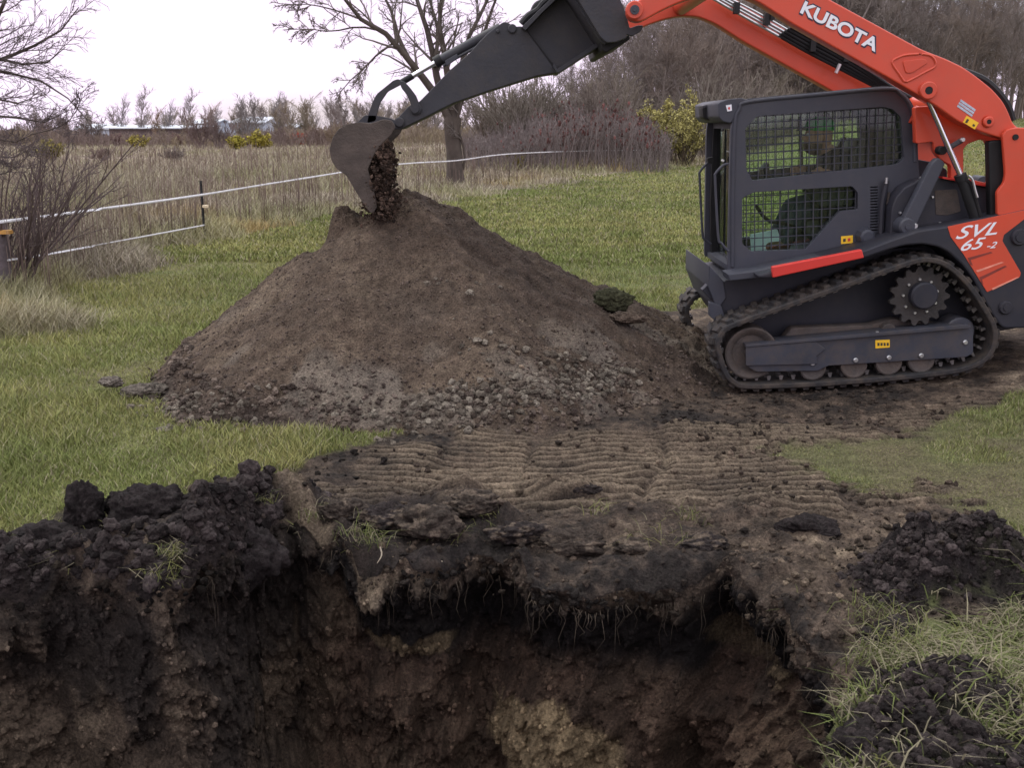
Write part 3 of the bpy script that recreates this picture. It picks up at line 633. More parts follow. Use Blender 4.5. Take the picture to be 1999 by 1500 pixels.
# longer messy grass bottom right
x = rs.uniform(.85, 3.2, 52000); y = 2.0+rs.rand(52000)*2.0; k = (x < 2.9) & ~inpit(x, y, .02) & (dirtmask(x, y) < .55)
for mx_, my_, hh, sx, sy in MOUNDS[:6]: k &= (((x-mx_)/sx/.85)**2+((y-my_)/sy/.85)**2 > 1) | (rs.rand(len(x)) < .06)
k &= fbm(x*4, y*4, 17, 3) > -.55
x, y = x[k], y[k]; h = .04+.075*rs.rand(len(x))**1.8; c = bladecol(x, y, .42)*.62
blades('rim_grass', x, y, gz(x, y)-.005, h, .0045+.002*rs.rand(len(x)), c, lean=1.3, label='long matted green and straw grass at the right rim of the hole', droop=.5)
# sod tufts on the lip, roots hanging
xs, ys, zs = [], [], []
def tuft(px, py, Y, n, sp):
    x, z = P(px, py, Y); xs.append(x+rs.normal(0, sp, n)); ys.append(Y+rs.normal(0, sp*.7, n)-.02); zs.append(z+rs.normal(0, sp*.5, n))
for a in [(350, 1085, 3.58, 120, .035), (318, 1130, 3.5, 80, .035), (230, 1060, 3.75, 60, .06), (150, 1100, 3.6, 40, .05), (960, 1020, 4.2, 50, .06), (1280, 1060, 4.0, 60, .07), (620, 1010, 4.15, 50, .05), (700, 1045, 3.98, 90, .05), (740, 1060, 3.95, 50, .03), (1340, 1010, 4.25, 60, .04), (1170, 1000, 4.3, 40, .04),
          (1700, 1215, 3.35, 260, .08), (1755, 1260, 3.1, 260, .07), (1700, 1290, 3.0, 160, .05), (520, 975, 4.1, 60, .03), (1660, 1370, 2.85, 40, .03), (1560, 1190, 3.55, 50, .05), (870, 1050, 4.05, 40, .05)]: tuft(*a)
x, y, z = map(np.concatenate, (xs, ys, zs)); h = .03+.06*rs.rand(len(x))
blades('sod_tufts', x, y, z, h, .0035, bladecol(x, y, .3)*.6, lean=1.2, label='torn green grass tufts sticking out of the broken sod', droop=.5, cat='grass tufts')
n = 190; t = rs.uniform(math.radians(25), math.radians(122), n); Rr = rimR(t)+.02; x = CX+Rr*np.cos(t); y = CY+Rr*np.sin(t)-.02
pts = np.zeros((n, 4, 3)); L0 = .05+.16*rs.rand(n)**2.5; off = rs.normal(0, .012, (n, 4, 2)); off[:, 0] = 0
zt = np.interp(t, th[:1010], zl[:1010])-.06
for i in range(4): pts[:, i, 0] = x+off[:, i, 0].cumsum(0)*0+off[:, i, 0]; pts[:, i, 1] = y+off[:, i, 1]-.004*i; pts[:, i, 2] = zt-L0*i/3
V, F, cp = tubes(pts, np.linspace(.0016, .0006, 4)[None]*np.ones((n, 1)), 3)
M['root'] = mat('root', (.10, .08, .06), .9, spec=.1, var=.5, vscale=5)
o = mesh_np('hanging_roots', V, [F, cp], M['root']); tag(o, 'fine roots hanging from the sod lip over the hole wall', 'roots', kind='stuff')
def root(px, py, qx, qy, Y, r, label):
    a = np.array([P3(px, py, Y), P3((px+qx)/2+6, (py+qy)/2, Y-.01), P3(qx, qy, Y-.02)])
    o = tube('root', a, [r, r, r*.4], M['pale_root'], n=6, smooth_path=4); tag(o, label, 'root')
M['pale_root'] = mat('pale_root', (.42, .36, .27), .8, spec=.2, var=.3, vscale=30)
root(1252, 1112, 1241, 1178, 3.82, .0035, 'long pale root hanging from the lip right of the middle')
root(862, 1095, 858, 1142, 3.85, .0028, 'short forked pale root hanging left of the middle')
root(262, 1010, 258, 1060, 3.75, .003, 'thin white root upright on the left rim')
root(742, 1068, 736, 1100, 3.85, .003, 'short pale root under the sod beside the left corner')
# ---------------- weeds by the fence, dry field ----------------
def weedcol(n, kind=0):
    A = [(.32, .275, .21), (.38, .325, .24), (.24, .195, .155), (.44, .39, .31), (.29, .265, .17)]; c = np.array(A)[rs.randint(0, len(A), n)]
    return c*rs.uniform(.6, 1.15, (n, 1))
x, y = scatter(560000, 6.5, 150, 1.55, .64)
sd_ = poly_sd(x, y, LAWN)+.55*fbm(x*.8, y*.8, 6, 4)*np.minimum(1+y*.03, 3)
k = (sd_ < .0+.5*rs.rand(len(x))**4) & (x < y*.33); x, y, sd_ = x[k], y[k], sd_[k]
h = (.16+.32*rs.rand(len(x))**1.5)*(1+.6*fbm(x*.2, y*.2, 3, 3))*lerp(1, .65, ss(30, 70, y)); h = np.minimum(h, .08-sd_*.25+.14*rs.rand(len(x))); h = np.maximum(h, .07)
c = weedcol(len(x)); gr = ss(.5, -.4, fbm(x*.5, y*.5, 14, 3)+.5*ss(0, -2.0, sd_)-.1)[:, None]
c = lerp(c, bladecol(x, y)*1.3, gr*.45)
yl = ss(.25, .7, fbm(x*.35, y*.35, 44, 3))*ss(-6, 0, sd_); c = lerp(c, np.array([.38, .26, .10]), yl[:, None]*.6)
blades('dry_weeds', x, y, gz_base(x, y)-.02, h, .002+.00062*y, c, label='tall dry grey and tan weeds of the overgrown field behind the fence', cat='weeds', lean=.7)
# seed stems, thin dark verticals
x, y = scatter(11000, 10, 70, 1.5, .6); sd_ = poly_sd(x, y, LAWN); k = (sd_ < -.3) & (x < y*.3); x, y = x[k], y[k]; n = len(x)
h = .4+.6*rs.rand(n)**1.5; pts = np.zeros((n, 3, 3)); zb = gz_base(x, y); w = rs.normal(0, .06, (n, 2))
for i in range(3): pts[:, i, 0] = x+w[:, 0]*i/2*h; pts[:, i, 1] = y+w[:, 1]*i/2*h; pts[:, i, 2] = zb+h*i/2
R_ = (.0022+.00018*y)[:, None]*np.array([[1, .8, .5]]); V, F, cp = tubes(pts, R_, 3)
M['stem'] = mat('stem', (.15, .11, .092), .9, spec=.1, var=.4, vscale=.6)
o = mesh_np('weed_stems', V, [F, cp], M['stem']); tag(o, 'thin dark dead stems standing among the weeds', 'weed stems', kind='stuff')
# ======================= branching plants =======================
def kids(Pp, Rp, c, t0, t1, ang, lf, K, wob, up, rr=.6, minlen=0):
    M_, K0, _ = Pp.shape; Ls = np.linalg.norm(np.diff(Pp, axis=1), axis=2).sum(1)
    t = rs.uniform(t0, t1, (M_, c)); f = t*(K0-1); i = np.minimum(f.astype(int), K0-2); w = (f-i)[..., None]; m = np.arange(M_)[:, None]
    B = Pp[m, i]*(1-w)+Pp[m, i+1]*w; T = Pp[m, i+1]-Pp[m, i]; T /= np.linalg.norm(T, axis=2, keepdims=True)+1e-9
    rad = Rp[m, i]*(1-w[..., 0])+Rp[m, i+1]*w[..., 0]
    rv = rs.normal(size=T.shape); rv -= (rv*T).sum(2, keepdims=True)*T; rv /= np.linalg.norm(rv, axis=2, keepdims=True)
    a = rs.uniform(.7, 1.3, t.shape)[..., None]*ang; D = T*np.cos(a)+rv*np.sin(a); D[..., 2] += up; D /= np.linalg.norm(D, axis=2, keepdims=True)
    L_ = (Ls[:, None]*lf*(1-.45*t)*rs.uniform(.6, 1.25, t.shape))
    n = M_*c; B = B.reshape(n, 3); D = D.reshape(n, 3); L_ = L_.reshape(n); r0 = np.minimum(rad.reshape(n)*.8, rad.reshape(n)*rr+0)
    out = np.zeros((n, K, 3)); out[:, 0] = B; d = D.copy()
    for k_ in range(1, K):
        d = d+rs.normal(size=d.shape)*wob; d[:, 2] += up*.35; d /= np.linalg.norm(d, axis=1, keepdims=True); out[:, k_] = out[:, k_-1]+d*(L_/(K-1))[:, None]
    return out, r0[:, None]*np.linspace(1, .3, K)[None]
def make_tree(H, r0, levels, K0=9, lean=.03, minr=.004, fork=None):
    """returns (trunk geometry list, twig geometry list)"""
    if fork is None:
        p = np.zeros((1, K0, 3)); d = np.array([rs.normal()*lean, rs.normal()*lean, 1.0])
        for k_ in range(1, K0):
            d = d+rs.normal(size=3)*np.array([.07, .07, 0]); d /= np.linalg.norm(d); p[0, k_] = p[0, k_-1]+d*H/(K0-1)
        R_ = r0*np.linspace(1, .18, K0)[None]
        cur = (p, R_)
    else: cur = fork
    geo = [cur]
    for L_ in levels:
        cur = kids(*cur, **L_); cur = (cur[0], np.maximum(cur[1], minr)); geo.append(cur)
    return geo
def geo_mesh(name, geo, ns, mt, parent=None, col=None):
    mb = MB(); cols = []
    for (p, r), n in zip(geo, ns):
        V, F, c = tubes(p, r, n, cap=False); mb.add(V, [F])
    V = np.concatenate(mb.V); at = None
    if col is not None: at = {'col': np.array(col)[None]*np.ones((len(V), 1))}
    return mesh_np(name, V, [np.concatenate(f) for f in mb.F.values()], mt, parent, attrs=at)
TC = dict(t0=.25, t1=.98, ang=.75, lf=.42, K=6, wob=.13, up=.10)
# woodland trees behind the machine: nine shapes, copied
WOODCOL = [(.20, .168, .148), (.225, .18, .152), (.18, .15, .138), (.215, .185, .17)]  # bark lightened so its colour carries the distance haze
protos = []
for i in range(9):
    H = rs.uniform(8, 10.5)
    g = make_tree(H, .11, [dict(c=18, t0=.16, t1=.98, ang=.62, lf=.40, K=6, wob=.12, up=.12, rr=.45), dict(c=8, t0=.15, t1=1, ang=.7, lf=.50, K=4, wob=.15, up=.08, rr=.5), dict(c=9, t0=.1, t1=1, ang=.7, lf=.55, K=3, wob=.15, up=.05, rr=.5)], minr=.009)
    e = empty('bare_tree', (0, 0, 0), 'leafless grey brown tree in the dense woodland behind the machine', 'tree', 'bare trees of the woodland')
    geo_mesh('trunk', g[:2], (7, 4), M['farwood'], e, WOODCOL[i % 4]); geo_mesh('crown', g[2:], (3, 3), M['farwood'], e, WOODCOL[(i+1) % 4]); protos.append(e)
def copy_thing(src, loc, rz, sc, label=None):
    r = src.copy(); COL.objects.link(r); r.location = loc; r.rotation_euler = (0, 0, rz); r.scale = (sc, sc, sc*rs.uniform(.93, 1.07))
    if label: r['label'] = label
    for ch in list(src.children):
        c = ch.copy(); COL.objects.link(c); c.parent = r
    return r
used = [False]*9
def put(pr, us, i, loc, rz, sc):
    if not us[i]:
        us[i] = True; o = pr[i]; o.location = loc; o.rotation_euler = (0, 0, rz); o.scale = (sc,)*3; return o
    return copy_thing(pr[i], loc, rz, sc)
cnt = 0
for row, (Yr, nn, x0, x1) in enumerate([(55, 30, 2.0, 30), (60, 32, 2.5, 33), (66, 32, 3.5, 36), (74, 34, 5, 40), (84, 34, 8, 47), (96, 28, 10, 54)]):
    for q in range(nn):
        x = lerp(x0, x1, (q+rs.rand())/nn); y = Yr+rs.uniform(-2.5, 2.5)
        if poly_sd(np.array([x]), np.array([y]), LAWN)[0] > -1: y += 8
        ed = np.clip(.48+(x/y-.03)/.13*.52, .48, 1)
        sc = (.86+.012*(y-55))*rs.uniform(.85, 1.12)*ed*(1-.18*float(ss(.33, .42, x/y))); i = rs.randint(9); put(protos, used, i, (x, y, float(gz_base(x, y))-.1), rs.rand()*6.28, sc); cnt += 1
# rust leaved oak tops right
# ---------------- bushes ----------------
def bush(H, spread, nst, col, leaf=None, nleaf=0, lsz=.05, minr=.005, sub=2, dens=7):
    """stems fan out of one base; optional small leaves on the outer twigs"""
    p = np.zeros((nst, 5, 3)); a = rs.rand(nst)*6.28; s = rs.rand(nst)**.6*spread; d = np.stack([np.cos(a)*s, np.sin(a)*s, np.ones(nst)], 1); d /= np.linalg.norm(d, axis=1, keepdims=True)
    p[:, 0, :2] = rs.normal(0, .06*H, (nst, 2)); hh = H*rs.uniform(.6, 1.0, nst)
    for k_ in range(1, 5): d = d+rs.normal(size=d.shape)*.10; d /= np.linalg.norm(d, axis=1, keepdims=True); p[:, k_] = p[:, k_-1]+d*(hh/4)[:, None]
    g = [(p, np.maximum(.012*H*np.linspace(1, .35, 5)[None]*np.ones((nst, 1)), minr))]
    for q in range(sub): c = kids(*g[-1], c=dens, t0=.2, t1=1, ang=.6, lf=.45, K=3, wob=.15, up=.12, rr=.5); g.append((c[0], np.maximum(c[1], minr)))
    lv = None
    if leaf is not None:
        tips = g[-1][0].reshape(-1, 3); tips = tips[rs.randint(0, len(tips), nleaf)]+rs.normal(0, lsz*.7, (nleaf, 3))
        u = rs.normal(size=(nleaf, 3)); u /= np.linalg.norm(u, axis=1, keepdims=True); v = np.cross(u, rs.normal(size=(nleaf, 3))); v /= np.linalg.norm(v, axis=1, keepdims=True)
        sz = (lsz*rs.uniform(.5, 1.2, nleaf))[:, None]; V = np.stack([tips-u*sz, tips-v*sz*.5, tips+u*sz, tips+v*sz*.5], 1).reshape(-1, 3)
        F = np.arange(nleaf*4).reshape(-1, 4); lv = (V, F, np.repeat(np.array(leaf)[None]*rs.uniform(.5, 1.4, (nleaf, 1)), 4, 0))
    return g, lv, col
def build_bush(name, spec, loc, label, cat, group=None, sc=1):
    g, lv, col = spec; e = empty(name, loc, label, cat, group); e.scale = (sc,)*3
    geo_mesh('branches', g, [5]+[3]*(len(g)-1), M['farwood'], e, col)
    if lv: mesh_np('leaves', lv[0], [lv[1]], M['grass'], e, smooth=False, attrs={'col': lv[2]})
    return e
# wild understorey in front of the woodland: brown brush rows
bp = [build_bush('brush_shrub', bush(3.0, .75, 26, [(.19, .165, .138), (.18, .15, .13), (.20, .17, .135)][i % 3], minr=.008, sub=2, dens=6), (0, 0, -50), 'bare tangled brush shrub at the foot of the woodland', 'shrub', 'bare brush in front of the woodland') for i in range(4)]
ub = [False]*4
for q in range(95):
    y = rs.uniform(46, 60); x = rs.uniform(-.03, .30)*y if q < 45 else rs.uniform(.2, .58)*y
    if poly_sd(np.array([x]), np.array([y]), LAWN)[0] > -1: y += 20
    put(bp, ub, rs.randint(4), (x, y, float(gz_base(x, y))-.05), rs.rand()*6.28, rs.uniform(.8, 1.35))
# sumac thicket with dark red seed heads
st_p, st_r, hv = [], [], []
n = 1500; y = rs.uniform(37, 47, n); x = rs.uniform(-.045, .150, n)*y; kx = x/y
H = (1.0+1.0*rs.rand(n))*(.55+.45*ss(-.045, .05, kx))*(1-.35*ss(.10, .15, kx))*(1+.3*fbm(x*.35, y*.35, 7, 2)); p = np.zeros((n, 4, 3)); w = rs.normal(0, .13, (n, 2))
for i in range(4): p[:, i, 0] = x+w[:, 0]*H*i/3; p[:, i, 1] = y+w[:, 1]*H*i/3; p[:, i, 2] = gz_base(x, y)+H*i/3
g0 = (p, .014*np.linspace(1, .5, 4)[None]*np.ones((n, 1))); g1 = kids(*g0, c=6, t0=.45, t1=1, ang=.6, lf=.35, K=3, wob=.12, up=.2, rr=.7); g1 = (g1[0], np.maximum(g1[1], .006))
g2 = kids(*g1, c=2, t0=.4, t1=1, ang=.7, lf=.6, K=3, wob=.12, up=.1, rr=.7); g2 = (g2[0], np.maximum(g2[1], .005))
o = geo_mesh('sumac_thicket', [g0, g1, g2], (4, 3, 3), M['farwood'], None, (.185, .155, .147)); tag(o, 'dense mauve grey sumac stems behind the white fence tape', 'thicket', kind='stuff')
tips = g1[0][:, -1]; pr_ = ss(.0, .06, tips[:, 0]/tips[:, 1])*ss(.15, .12, tips[:, 0]/tips[:, 1])*.24+.02; tips = tips[(rs.rand(len(tips)) < pr_) & (tips[:, 2] > .8)]; m = len(tips)
hd = lumps('sumac_seed_heads', tips, .025+.025*rs.rand(m), np.array([.12, .055, .05])[None]*rs.uniform(.5, 1.5, (m, 1)), flat=1.8, sub=1); tag(hd, 'dark red seed heads on top of the sumac thicket', 'seed heads', kind='stuff')
# yellow green leafy bushes
Yb = build_bush('yellow_bush', bush(2.5, .8, 24, (.12, .10, .07), (.38, .345, .13), 12000, .05, minr=.006), (*((1322-999.5)/2000*44,), 43.0, 0), 'yellow green leafy bush beside the cab front', 'bush', sc=1.1)
for px, Yq, s, lb in [(1010, 38, .32, 'small yellow leafed sapling near the middle fence post'), (1375, 48, .6, 'yellow bush half hidden by the cab')]:
    b_ = build_bush('yellow_bush', bush(2.2, .6, 12, (.12, .10, .07), (.30, .25, .04), 1600, .05, minr=.006), ((px-999.5)/2000*Yq*1.03, Yq, 0), lb, 'bush', sc=s)
# far left shrubs and hedge line
def far(px, py_top, Y): x, z = P(px, py_top, Y); return x, z
FS = [(85, 212, 100, (0.192, 0.144, 0.136), None, 'grey brown bush at the far left beyond the field'), (120, 222, 95, (0.184, 0.141, 0.128), None, 'round bare bush right of the leftmost far bush'),
      (175, 228, 95, (0.176, 0.144, 0.136), None, 'sparse bare bush left of the long low shed'), (385, 215, 80, (0.184, 0.136, 0.128), None, 'dark round bush hiding the middle of the shed'),
      (425, 232, 80, (0.176, 0.136, 0.128), None, 'dark bush in front of the white barn'), (345, 262, 90, (0.192, 0.128, 0.112), None, 'low brown bush in front of the long shed'),
      (270, 268, 78, (0.192, 0.144, 0.112), (0.322, 0.276, 0.069), 'yellow leafy bush in front of the long low shed'), (505, 257, 76, (0.192, 0.144, 0.112), (0.345, 0.299, 0.057), 'bright yellow bush below the white barn'),
      (460, 272, 74, (0.192, 0.144, 0.112), (0.322, 0.287, 0.057), 'small yellow bush left of the bright yellow one'), (585, 258, 95, (0.224, 0.080, 0.064), (0.414, 0.057, 0.034), 'small red leaved bush right of the barn'),
      (545, 250, 92, (0.192, 0.144, 0.136), None, 'brown bush right of the white barn'), (620, 245, 90, (0.208, 0.152, 0.128), None, 'brown bush left of the digging bucket'),
      (660, 235, 80, (0.208, 0.160, 0.112), None, 'tall brown bush behind the digging bucket'), (230, 262, 88, (0.208, 0.136, 0.128), None, 'reddish brown bush below the left end of the shed'),
      (480, 262, 84, (0.192, 0.144, 0.136), None, 'low grey bush below the barn wall'), (30, 240, 90, (0.192, 0.144, 0.128), None, 'bush at the far left edge of the field'),
      (100, 300, 55, (0.192, 0.160, 0.096), (0.230, 0.196, 0.069), 'low yellowish shrub standing in the dry field at far left'), (335, 295, 48, (0.192, 0.160, 0.144), None, 'small bare shrub alone in the dry field'),
      (195, 300, 50, (0.192, 0.144, 0.128), None, 'thin bare shrub in the field left of the fence post'), (700, 230, 70, (0.192, 0.144, 0.128), None, 'bush behind the digging arm linkage')]
for px, pyt, Yq, cl, lf, lb in FS:
    x, z = far(px, pyt, Yq); zb = float(gz_base(x, Yq)); Hh = max(z-zb, .9)
    build_bush('field_bush', bush(Hh, .75 if Hh > 1.5 else .9, 22, cl, lf, 2600 if lf else 0, .06+.0004*Yq, minr=.0045+.00008*Yq, dens=7), (x, Yq, zb), lb, 'bush')
# hedge band of low brown scrub at the field's far end
n = 5200; x = rs.uniform(-62, 8, n); y = rs.uniform(84, 112, n); k = x < y*.02-4+rs.rand(n)*6; x, y = x[k], y[k]; n = len(x); H = .6+.75*rs.rand(n)*(1+.4*fbm(x*.15, y*.15, 3, 2)); p = np.zeros((n, 3, 3)); w = rs.normal(0, .25, (n, 2))
H = np.where(np.abs(x/y+.325) < .08, H*.7, H)
for i in range(3): p[:, i, 0] = x+w[:, 0]*H*i/2; p[:, i, 1] = y+w[:, 1]*H*i/2; p[:, i, 2] = gz_base(x, y)+H*i/2
g0 = (p, .02*np.ones((n, 3))); g1 = kids(*g0, c=9, t0=.1, t1=1, ang=.6, lf=.5, K=3, wob=.1, up=.2); g1 = (g1[0], np.maximum(g1[1], .014))
V1 = [tubes(*g, 3, cap=False) for g in (g0, g1)]; cA = fbm(x*.12, y*.12, 9, 2)
cb = lerp(np.array([.19, .145, .13]), np.array([.26, .215, .14]), np.clip(.4+.9*cA, 0, 1)[:, None]); mb = MB(); mb.add(V1[0][0], [V1[0][1]]); mb.add(V1[1][0], [V1[1][1]])
cc = np.concatenate([np.repeat(cb, 9, 0), np.repeat(cb, 9*9, 0)])
o = mesh_np('scrub_band', np.concatenate(mb.V), [np.concatenate(f) for f in mb.F.values()], M['farwood'], attrs={'col': cc}); tag(o, 'low brown and mauve scrub at the far end of the dry field', 'scrub', kind='stuff')
# far bare trees on the left horizon
FT = [(232, 195, 130, 'slim bare tree at the left end of the pair of far trees'), (262, 178, 128, 'tallest pale bare tree above the long shed'), (295, 212, 125, 'rounded russet tree right of the tallest far tree'),
      (325, 205, 130, 'thin bare tree behind the middle of the shed'), (355, 183, 132, 'slender upright bare tree left of the barn'), (395, 207, 140, 'rounded dark tree rising behind the shed'), (415, 212, 150, 'dark rounded tree behind the left end of the barn')]
tp = [make_tree(8, .10, [dict(c=26, t0=.2, t1=.98, ang=.45, lf=.35, K=5, wob=.1, up=.2, rr=.5), dict(c=11, t0=.1, t1=1, ang=.6, lf=.5, K=3, wob=.12, up=.15, rr=.5)], minr=.019) for i in range(3)]
def far_tree(px, pyt, Yq, lb, i, col, grp=None):
    x, z = far(px, pyt, Yq); zb = float(gz_base(x, Yq)); e = empty('bare_tree', (x, Yq, zb), lb, 'tree', grp); g = tp[i % 3]
    geo_mesh('trunk', g[:2], (6, 3), M['farwood'], e, col); geo_mesh('crown', g[2:], (3,), M['farwood'], e, col); s = (z-zb)/8; e.scale = (s*1.3, s*1.3, s); return e
for i, (px, pyt, Yq, lb) in enumerate(FT): far_tree(px, pyt, Yq, lb, i, [(.27, .24, .235), (.28, .245, .24), (.28, .21, .16)][i % 3])  # far bark paled, distance haze put into the colour
tls = [far_tree(480, 198, 165, 'small bare grey tree in the far row along the horizon', i, [(.25, .225, .215), (.25, .21, .195), (.26, .22, .17)][i], 'trees along the far horizon') for i in range(3)]
for q in range(96):
    px = rs.uniform(455, 1080) if q < 74 else rs.uniform(20, 450); Yq = rs.uniform(120, 185); pyt = rs.uniform(190, 215)+(6 if px < 520 else 0)+(18 if q >= 74 else 0); x, z = far(px, pyt, Yq); zb = float(gz_base(x, Yq)); s = (z-zb)/8
    if q < 3: o = tls[q]
    else: o = copy_thing(tls[rs.randint(3)], (0, 0, 0), rs.rand()*6.28, 1)
    o.location = (x, Yq, zb); w_ = rs.uniform(1.3, 1.9); o.scale = (s*w_, s*w_, s)
# ---------------- the two near trees and shrub ----------------
def pxpath(pts, Y, K, base, dy=0.0):
    p = np.array([P3(a, b, Y) for a, b in pts]); p[:, 1] += np.linspace(0, dy, len(p)); c = catmull(p, 6)
    s = np.concatenate([[0], np.cumsum(np.linalg.norm(np.diff(c, axis=0), axis=1))]); t = np.linspace(0, s[-1], K)
    return np.stack([np.interp(t, s, c[:, i]) for i in range(3)], 1)-np.array(base)
def limb_tree(name, base, Y, limbs, trunk, label, cat, col, lv, K=8):
    e = empty(name, base, label, cat)
    tp_ = pxpath(trunk[0], Y, 10, base); g0 = (tp_[None], np.interp(np.linspace(0, 1, 10), np.linspace(0, 1, len(trunk[1])), trunk[1])[None])
    Pm = np.stack([pxpath(l[0], Y, K, base, l[3]) for l in limbs]); Rm = np.stack([np.linspace(l[1], l[2], K) for l in limbs])
    geo_mesh('trunk', [g0], (14,), M['bark'], e); geo_mesh('limb', [(Pm, Rm)], (8,), M['bark'], e)
    g = [(Pm, Rm)]
    for q in lv: c = kids(*g[-1], **{k: v for k, v in q.items() if k != 'minr'}); g.append((c[0], np.maximum(c[1], q['minr'])))
    geo_mesh('crown', g[1:], [4]+[3]*(len(lv)-1), M['farwood'], e, col); return e
YB = 31.0; bb = P3(889, 364, YB)
limb_tree('bare_tree', bb, YB, [
    ([(882, 240), (862, 200), (838, 165), (800, 118), (772, 78), (738, 58), (708, 38), (680, 0), (640, -40)], .13, .03, -1.2),
    ([(800, 118), (776, 70), (762, 20), (735, -30), (715, -60)], .07, .02, .8),
    ([(884, 235), (862, 190), (848, 130), (838, 75), (818, 15), (800, -40), (795, -90)], .13, .03, .6),
    ([(848, 130), (853, 60), (838, 5), (822, -50)], .07, .025, 1.2),
    ([(886, 230), (876, 160), (866, 90), (858, 40), (868, -20), (880, -80)], .12, .03, -.5),
    ([(890, 230), (898, 160), (906, 100), (916, 62), (945, 5), (965, -50)], .11, .03, 1.0),
    ([(892, 225), (915, 150), (935, 95), (953, 45), (975, -15), (1000, -60)], .08, .02, -.8),
    ([(738, 58), (700, 52), (650, 62), (610, 58), (565, 60)], .03, .008, -.5),
    ([(772, 80), (735, 110), (715, 135), (690, 160), (665, 195)], .035, .008, -1),
    ([(708, 38), (660, 20), (600, 5), (550, 5)], .03, .008, .5),
    ([(904, 330), (908, 300), (898, 262), (893, 230), (906, 190), (912, 160)], .035, .03, -.3)],
    ([(889, 370), (888, 330), (886, 290), (883, 255), (884, 228)], [.34, .25, .23, .23, .26]), 'large multi stemmed bare tree standing alone behind the soil heap', 'tree', (.16, .138, .125),
    [dict(c=13, t0=.25, t1=1, ang=.7, lf=.36, K=6, wob=.13, up=.03, rr=.45, minr=.012), dict(c=7, t0=.1, t1=1, ang=.7, lf=.5, K=4, wob=.16, up=-.03, rr=.5, minr=.008), dict(c=4, t0=.1, t1=1, ang=.7, lf=.5, K=3, wob=.16, up=-.03, rr=.5, minr=.006)])
YL = 12.0; bl = (P(-190, 560, YL)[0], YL, 0.0)
limb_tree('bare_tree', bl, YL, [
    ([(-190, 250), (-60, 140), (0, 78), (45, 18), (75, -40)], .05, .014, -.6), ([(-190, 230), (-60, 130), (0, 110), (62, 78), (105, 45), (125, 5)], .04, .006, .4),
    ([(-190, 180), (-60, 112), (20, 118), (85, 130), (132, 110), (150, 95)], .035, .004, -.3), ([(-190, 220), (-60, 130), (0, 140), (65, 160), (112, 202), (130, 235)], .03, .004, .6),
    ([(-190, 300), (-50, 190), (30, 195), (85, 203), (125, 195)], .03, .004, -.8), ([(-190, 330), (-60, 235), (0, 225), (60, 240), (110, 215)], .03, .004, .3),
    ([(-190, 320), (-60, 260), (0, 268), (60, 276), (100, 262)], .03, .004, -.5), ([(-190, 120), (-80, 20), (-20, -20), (30, -60)], .04, .01, 0), ([(-190, 360), (-60, 300), (0, 312), (45, 290)], .02, .003, .2),
    ([(-190, 100), (-100, 60), (-20, 40), (20, 10), (60, 5)], .03, .006, -.9), ([(-150, 350), (0, 340), (40, 318), (60, 300)], .015, .003, 0), ([(60, 262), (120, 245), (150, 215), (163, 175)], .008, .003, 0)],
    ([(-190, 640), (-195, 500), (-190, 300), (-200, 60), (-210, -200)], [.16, .13, .12, .1, .05]), 'bare tree reaching thin branches in from the left edge of the picture', 'tree', (.13, .105, .105),
    [dict(c=14, t0=.25, t1=1, ang=.55, lf=.32, K=6, wob=.14, up=.04, rr=.35, minr=.0035), dict(c=8, t0=.1, t1=1, ang=.6, lf=.5, K=4, wob=.16, up=.02, rr=.5, minr=.0026), dict(c=3, t0=.1, t1=1, ang=.6, lf=.5, K=3, wob=.16, up=0, rr=.5, minr=.0022)])
for px, py, H, sp, lx, nst, lb in [(35, 572, 1.75, .55, .45, 19, 'bare dark multi stemmed shrub in front of the fence at far left'), (95, 520, 1.35, .6, .3, 12, 'smaller bare shrub just right of the multi stemmed shrub'), (8, 560, 1.5, .6, .1, 14, 'bare shrub cut by the left edge in front of the grey post')]:
    x, y = G(px, py); g, _, _ = bush(H, sp, nst, None, minr=.0028, sub=2, dens=5)
    g = [(p+np.stack([p[..., 2]*lx, p[..., 0]*0, p[..., 0]*0], -1), np.minimum(r*.62, .011)+.001) for p, r in g]
    e = empty('bare_shrub', (x, y, 0), lb, 'shrub'); geo_mesh('branches', g, (6, 4, 3), M['farwood'], e, (.11, .084, .080))
# ======================= fence =======================
M['post'] = mat('post_steel', (.035, .035, .035), .6, metal=.4, var=.4, vscale=20)
M['wood'] = mat('old_wood', (.12, .10, .105), .85, spec=.2, var=.35, vscale=7, bump=.6, bscale=40)
M['tape'] = mat('fence_tape', (.72, .72, .74), .6, var=.12, vscale=14)
M['insul'] = mat('insulator', (.50, .26, .06), .6, var=.1)
M['pinsul'] = mat('pale_insulator', (.75, .62, .42), .5, var=.1)
fx = empty('fence', (0, 16, 0), 'white electric fence tape strung on thin dark posts along the field edge', 'fence')
fchild = []
def fpost(px, pyb, pyt, name='post', wood=False):
    x, y = G(px, pyb); z1 = P(px, pyt, y)[1]; mb = MB()
    if wood:
        mb.path([(x-.02, y, -.1), (x, y, .4), (x+.012, y, z1*.7), (x, y, z1)], .075, 12); o = mb.build(name, M['wood'])
    else:
        mb.box(x-.019, x+.019, y-.003, y+.003, -.1, z1); mb.box(x-.004, x+.004, y-.03, y-.003, -.1, z1-.004)
        for q in range(9): mb.box(x-.008, x+.008, y-.036, y-.03, .15+q*(z1-.2)/9, .165+q*(z1-.2)/9)
        o = mb.build(name, M['post'])
    fchild.append(o); return x, y, z1, o
p0 = fpost(14, 582, 428, wood=True); p1 = fpost(400, 466, 352); p2 = fpost(771, 382, 290); p3 = fpost(995, 350, 298); p4 = fpost(1310, 326, 288)
